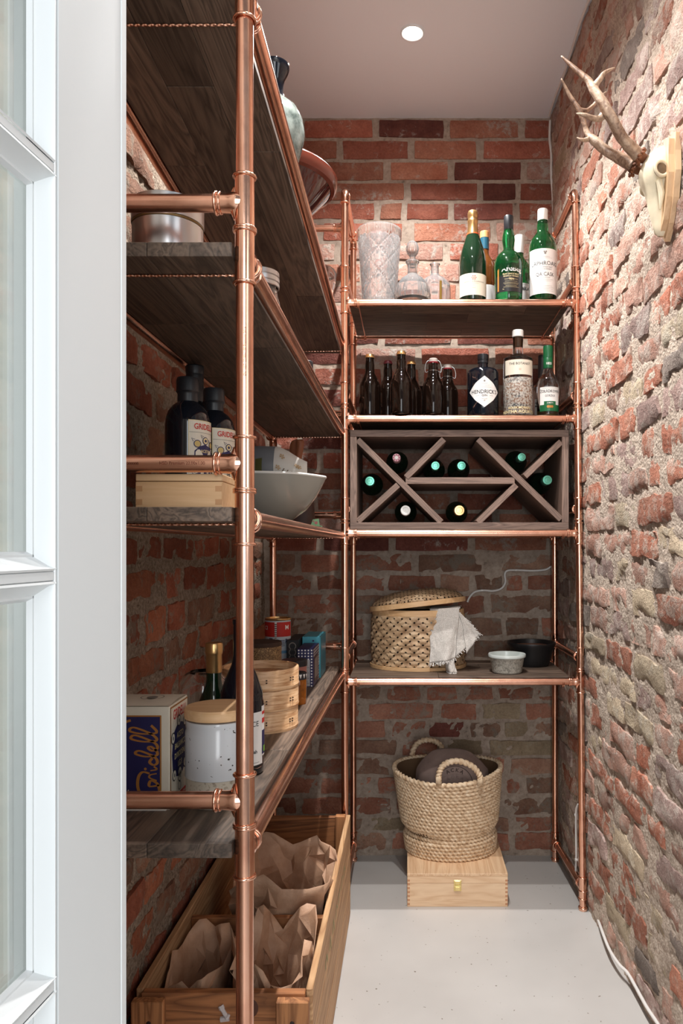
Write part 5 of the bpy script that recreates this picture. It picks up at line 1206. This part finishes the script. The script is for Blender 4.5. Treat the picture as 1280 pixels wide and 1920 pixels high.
stm = thing('bamboo_steamer', 'three-tier round bamboo steamer on the lowest left board', 'steamer', (-.312, 1.575, hb(3, 1.575))); RS = .0805
tiers = [('tier', 0, .044, RS-.0015), ('tier', .044, .086, RS-.0005), ('lid_ring', .086, .128, RS)]
for nm, z0, z1, r_ in tiers:
    m = MB(); m.lathe([(r_-.007, z0), (r_, z0+.0005), (r_+.0008, z0+.006), (r_, z0+.0075), (r_, z1-.003), (r_-.001, z1-.0006), (r_-.006, z1-.0006), (r_-.007, z1-.004), (r_-.007, z0)], 72); o = m.build(nm, M_steam, stm)
    m = MB()
    for a in (.35, 1.05, 1.15): 
        for dz in (-.003, .002):
            f_ = cyl(r_, a, .001); m.box(Vector(f_(0, (z0+z1)/2+dz))-Vector((.0014, .0014, .0008)), Vector(f_(.0, (z0+z1)/2+dz))+Vector((.0014, .0014, .0012)))
    m.build('stitch', plain('dark_stitch', srgb(60, 36, 22), .7), o)
m = MB(); m.lathe([(.0005, .112), (RS-.030, .111), (RS-.0078, .1105)], 48); m.build('lid_plate', wood('steamer_lid', srgb(120, 72, 44), srgb(186, 132, 88), 1, 1.2, .4, .0, .4, .1), stm)
m = MB(); m.tube(cat([(-.045, -.01, .112), (-.02, -.02, .118), (.005, -.022, .117), (.02, -.02, .112)], 8), .003, 8, twist=lambda a, i: .8+.25*math.cos(a*2-i)); m.build('rope_loop', M_rope, stm)
m = MB(); m.box((-.030, -RS-.0015, .086), (-.020, -RS+.006, .130), bev=.001); m.build('joint_strip', M_steam, stm)
e = thing('preserve_jar', 'small jar of amber preserve with a black and white lid, beside the bamboo steamer', 'jar', (-.268, 1.815, hb(3, 1.815)))
m = MB(); m.lathe([(.0005, 0), (.0195, 0), (.021, .003), (.021, .058), (.018, .064), (.0005, .064)], 10); m.build('glass_body', plain('amber_preserve', srgb(170, 96, 20), .1, trans=.25, var=.5), e)
m = MB(); m.lathe([(.0205, .060), (.0215, .063), (.0215, .074), (.019, .077), (.0005, .077)], 30); ldj = m.build('lid', M_ink, e)
m = MB()
for k in range(14): f_ = cyl(.0215, 2*PI*k/14, .0006); m.add([f_(-.0035, .0735), f_(.0035, .0735), f_(0, .063)], [(0, 1, 2)], 0, False)
m.build('lid_pattern', M_paperw, ldj, fixn=False)
def packet(name, label, x0, x1, y0, y1, i, h, mats, deco, cat_='packet'):
    e = thing(name, label, cat_, (x0, y0, hb(i, (y0+y1)/2))); m = MB(); m.box((0, 0, 0), (x1-x0, y1-y0, h), bev=.0012); b = m.build('carton_body', mats[0], e)
    m = MB(); deco(m, x1-x0, y1-y0, h); m.build('print', mats[1:], b, fixn=False); return e
def d1(m, w_, d, h):
    f_ = lambda u, v: (u, -.0006, v); g_ = lambda u, v: (w_+.0006, u, v)
    nx = 5
    for a in range(nx):
        for b in range(13):
            x = (a+.5)*w_/nx; z = (b+.5)*h/13
            if z > h*.72 or x > w_*.86 : disc(m, f_, x, z, .0022, 0, 10)
    for a in range(17):
        for b in range(13): 
            if a > 12 or b > 9: disc(m, g_, (a+.5)*d/17, (b+.5)*h/13, .0022, 0, 8)
    rect(m, lambda u, v: (u, -.0009, v), .003, .003, w_*.80, h*.72, 1, 1)
    for k in range(12): rect(m, lambda u, v: (u, -.0012, v), .005, .010+k*.0048, w_*.76-(k % 3)*.004, .0115+k*.0048, 2, 1)
    rect(m, lambda u, v: (w_+.0009, u, v), .02, .01, d*.72, h*.75, 3, 1)
    for k in range(5): rect(m, lambda u, v: (w_+.0012, u, v), .025+k*.018, .02, .035+k*.018, h*.7, 1, 1)
packet('salt_packet', 'navy packet with white polka dots near the far end of the lowest left board', -.304, -.260, 2.045, 2.175, 3, .105, [M_navy, M_paperw, plain('info_grey', srgb(170, 168, 170), .5), M_inkgrey, plain('brown_panel', srgb(74, 50, 48), .5)], d1)
def d2(m, w_, d, h):
    rect(m, lambda u, v: (u, -.0006, v), .003, h*.35, w_-.003, h*.8, 0, 1); rect(m, lambda u, v: (w_+.0006, u, v), .004, .004, d-.004, h-.004, 1, 1); disc(m, lambda u, v: (u, -.001, v), w_*.6, h*.9, .003, 2)
packet('pasta_packet', 'turquoise carton standing behind the polka-dot packet', -.312, -.258, 2.20, 2.335, 3, .122, [plain('turquoise', srgb(70, 160, 180), .4), plain('pale_turquoise', srgb(140, 200, 206), .4), plain('deep_turquoise', srgb(56, 132, 156), .4), M_navy], d2)
def d3(m, w_, d, h):
    f_ = lambda u, v: (u, -.0006, v)
    for k in range(3): disc(m, f_, w_*.5, h*(.55+.15*k), w_*.32, 0, 16, w_*.24)
    rect(m, f_, .002, .004, w_-.002, h*.35, 1, 1)
packet('dark_carton', 'black patterned carton between the red tin and the turquoise carton', -.350, -.316, 2.15, 2.30, 3, .118, [M_ink, M_inkgrey, plain('carton_brown', srgb(150, 110, 84), .6)], d3)
e = thing('food_tin', 'tall red and pale blue printed tin on the lowest left board', 'tin', (XO(521, 640), F/640, hb(3, F/640))); rt, ht = .0372, .178
m = MB(); m.lathe([(.0005, 0), (rt, 0), (rt, ht-.004)], 44); tb = m.build('tin_body', plain('tin_pale', srgb(196, 206, 214), .35), e)
m = MB(); m.lathe([(rt, ht-.006), (rt+.0012, ht-.004), (rt+.0012, ht), (rt-.002, ht+.0005), (rt-.003, ht-.004), (.0005, ht-.005)], 44); m.build('lid', M_gold, e)
m = MB(); f_ = cyl(rt, 0, .0006); f2_ = cyl(rt, 0, .001); rect(m, f_, -.055, ht-.052, .055, ht-.010, 0, 28); rect(m, f2_, -.003, ht-.105, .003, ht-.008, 1, 2); rect(m, f_, -.055, ht-.10, .055, ht-.092, 4, 28)
for k in range(16): rect(m, cyl(rt, 0, .0014), -.003, ht-.10+k*.0055, .003, ht-.0975+k*.0055, 2, 1)
rect(m, f2_, -.020, ht-.068, -.009, ht-.056, 3, 2); put_text(m, 'CI', .016, f2_, 1, .02, 1, (-.033, ht-.027)); put_text(m, 'M', .018, f2_, 1, .02, 1, (.034, ht-.026)); put_text(m, '8', .014, f2_, 3, .02, 1, (-.034, ht-.068)); put_text(m, 'R', .018, f2_, 3, .02, 1, (.033, ht-.066))
for k in range(5): rect(m, f2_, .008, ht-.063-k*.004, .026, ht-.0615-k*.004, 3, 3)
m.add([f2_(.006, ht-.125), f2_(.050, ht-.125), f2_(.050, ht-.085), f2_(.028, ht-.103)], [(0, 1, 2, 3)], 0, False)
m.build('tin_print', [M_inkred, M_paperw, M_ink, M_navy, plain('sky_ink', srgb(110, 160, 200), .4)], tb, fixn=False)
e = thing('cork_jar', 'brown jar covered with a tangled straw pattern, behind the bamboo steamer', 'jar', (-.366, 1.86, hb(3, 1.86)))
m = MB(); m.lathe([(.0005, 0), (.048, 0), (.050, .004), (.050, .138)], 40); t = NT('straw_pattern'); vo = t.n('ShaderNodeTexVoronoi', i_Scale=130, feature='DISTANCE_TO_EDGE'); nw = t.n('ShaderNodeTexNoise', i_Scale=60); t.l(t.obj(), nw.inputs['Vector']); t.l(nw.outputs['Color'], vo.inputs['Vector']); vo.inputs['Scale'].default_value = 14
t.col(t.ramp(vo.outputs['Distance'], [(.03, srgb(196, 160, 110)), (.10, srgb(70, 42, 24))])); t.set(Roughness=.6); m.build('jar_body', t.m, e)
m = MB(); m.lathe([(.0505, .136), (.0515, .139), (.050, .146), (.0005, .147)], 40); m.build('lid', plain('dark_cork', srgb(60, 40, 28), .8, var=.3), e)
e = thing('lidded_tin', 'low round tin with a black lid beside the straw-patterned jar', 'tin', (-.268-.03, 1.955, hb(3, 1.955)))
m = MB(); m.lathe([(.0005, 0), (.030, 0), (.032, .003), (.032, .075)], 32); m.build('tin_body', plain('tin_rose', srgb(170, 110, 100), .4), e)
m = MB(); m.lathe([(.033, .072), (.034, .074), (.034, .086), (.032, .088), (.0005, .088)], 32); m.build('lid', M_black, e)

# ================================================================== CRATE WITH PAPER BAGS
CX0, CX1, CY0, CY1, CHt = -.508, -.178, 1.383, 2.30, .312
cr = thing('wooden_crate', 'long old pine crate with a centre divider on the floor under the left rack', 'crate', (0, 0, 0)); T = .013
def crb(nm, a, b, mt): 
    c = (Vector(a)+Vector(b))/2; m = MB(); m.box(Vector(a)-c, Vector(b)-c, bev=.0016); return m.build(nm, mt, cr, loc=c)
hs = [.006, .107, .209, CHt]
for k in range(3):
    z0, z1 = hs[k], hs[k+1]-.0025
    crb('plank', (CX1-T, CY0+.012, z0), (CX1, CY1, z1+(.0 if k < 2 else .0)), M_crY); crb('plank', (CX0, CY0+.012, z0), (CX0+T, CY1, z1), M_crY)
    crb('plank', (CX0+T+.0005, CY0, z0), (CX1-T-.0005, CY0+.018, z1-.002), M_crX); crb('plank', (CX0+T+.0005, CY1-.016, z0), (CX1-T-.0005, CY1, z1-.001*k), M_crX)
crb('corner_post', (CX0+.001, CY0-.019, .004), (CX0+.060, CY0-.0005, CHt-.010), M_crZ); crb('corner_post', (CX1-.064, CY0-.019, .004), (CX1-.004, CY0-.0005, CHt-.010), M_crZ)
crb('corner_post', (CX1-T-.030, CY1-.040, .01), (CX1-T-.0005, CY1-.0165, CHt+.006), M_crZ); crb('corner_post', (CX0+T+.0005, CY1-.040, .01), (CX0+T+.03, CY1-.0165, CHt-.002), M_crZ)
crb('divider', (CX0+T+.0005, 1.70, .012), (CX1-T-.0005, 1.716, CHt-.022), M_crX)
m = MB(); m.box((CX0+T, CY0+.02, .0), (CX1-T, CY1-.02, .010)); m.build('crate_bottom', M_crY, cr)
m = MB(); c = Vector((CX0+.165, CY0-.0008, CHt-.038))
m.tube(cat([c+Vector((-.004, 0, .012)), c+Vector((.0, -.001, .004)), c+Vector((.006, -.001, -.006)), c+Vector((.010, 0, -.010))], 4), [.0055]*4+[.004]*5+[.006]*4, 8); m.tube([c+Vector((-.004, 0, -.014)), c+Vector((.012, 0, -.012))], .005, 8); m.build('dried_glue', plain('glue_white', srgb(200, 190, 188), .3), cr)
for (x, z) in ((CX0+.034, CHt-.048), (CX1-.034, CHt-.048), (CX1-.034, .06), (CX0+.034, .06)):
    m = MB(); m.lathe([(.0005, -.0205), (.0035, -.0203), (.0042, -.0192)], 12, c=(x, CY0+.0, z), axis='y'); m.build('nail_head', plain('rusty_nail', srgb(46, 30, 24), .7), cr)
m = MB(); m.lathe([(.0005, -.0006), (.013, -.0004), (.0155, .0002)], 28, c=(CX0+.215, CY0-.0002, CHt-.032), axis='y', sy=1.15); m.build('knot', plain('pine_knot', srgb(80, 42, 24), .6, var=.3), cr)
st_ = MB(); fG = lambda u, v: (CX1+.0006, u, v)
for k in range(7): stroke(st_, fG, [(2.10-k*.075, .225+.02*math.sin(k)), (2.08-k*.075, .245), (2.055-k*.075, .238-.01*(k % 2)), (2.06-k*.075, .222)], .004)
st_.build('faded_stencil', plain('faded_green', srgb(150, 160, 110), .8), cr, fixn=False)
crumple('paper_bag', 'large open crumpled brown paper bag in the rear half of the crate', (-.318, 1.885, .012), .108, .135, .330, 3.3, M_kraft, .20, n=38, nv=13, amp=.030, lean=(.012, -.02))
crumple('paper_bag', 'crumpled brown paper bag at the left of the crate front half', (-.428, 1.548, .012), .054, .110, .272, 8.1, M_kraft, .16, amp=.024, lean=(.0, .0), flare=0)
crumple('paper_bag', 'crumpled brown paper bag in front of the divider, nearest the aisle', (-.276, 1.552, .012), .072, .110, .300, 5.7, M_kraft, .24, n=34, nv=12, amp=.030, lean=(.0, .0), flare=.05)
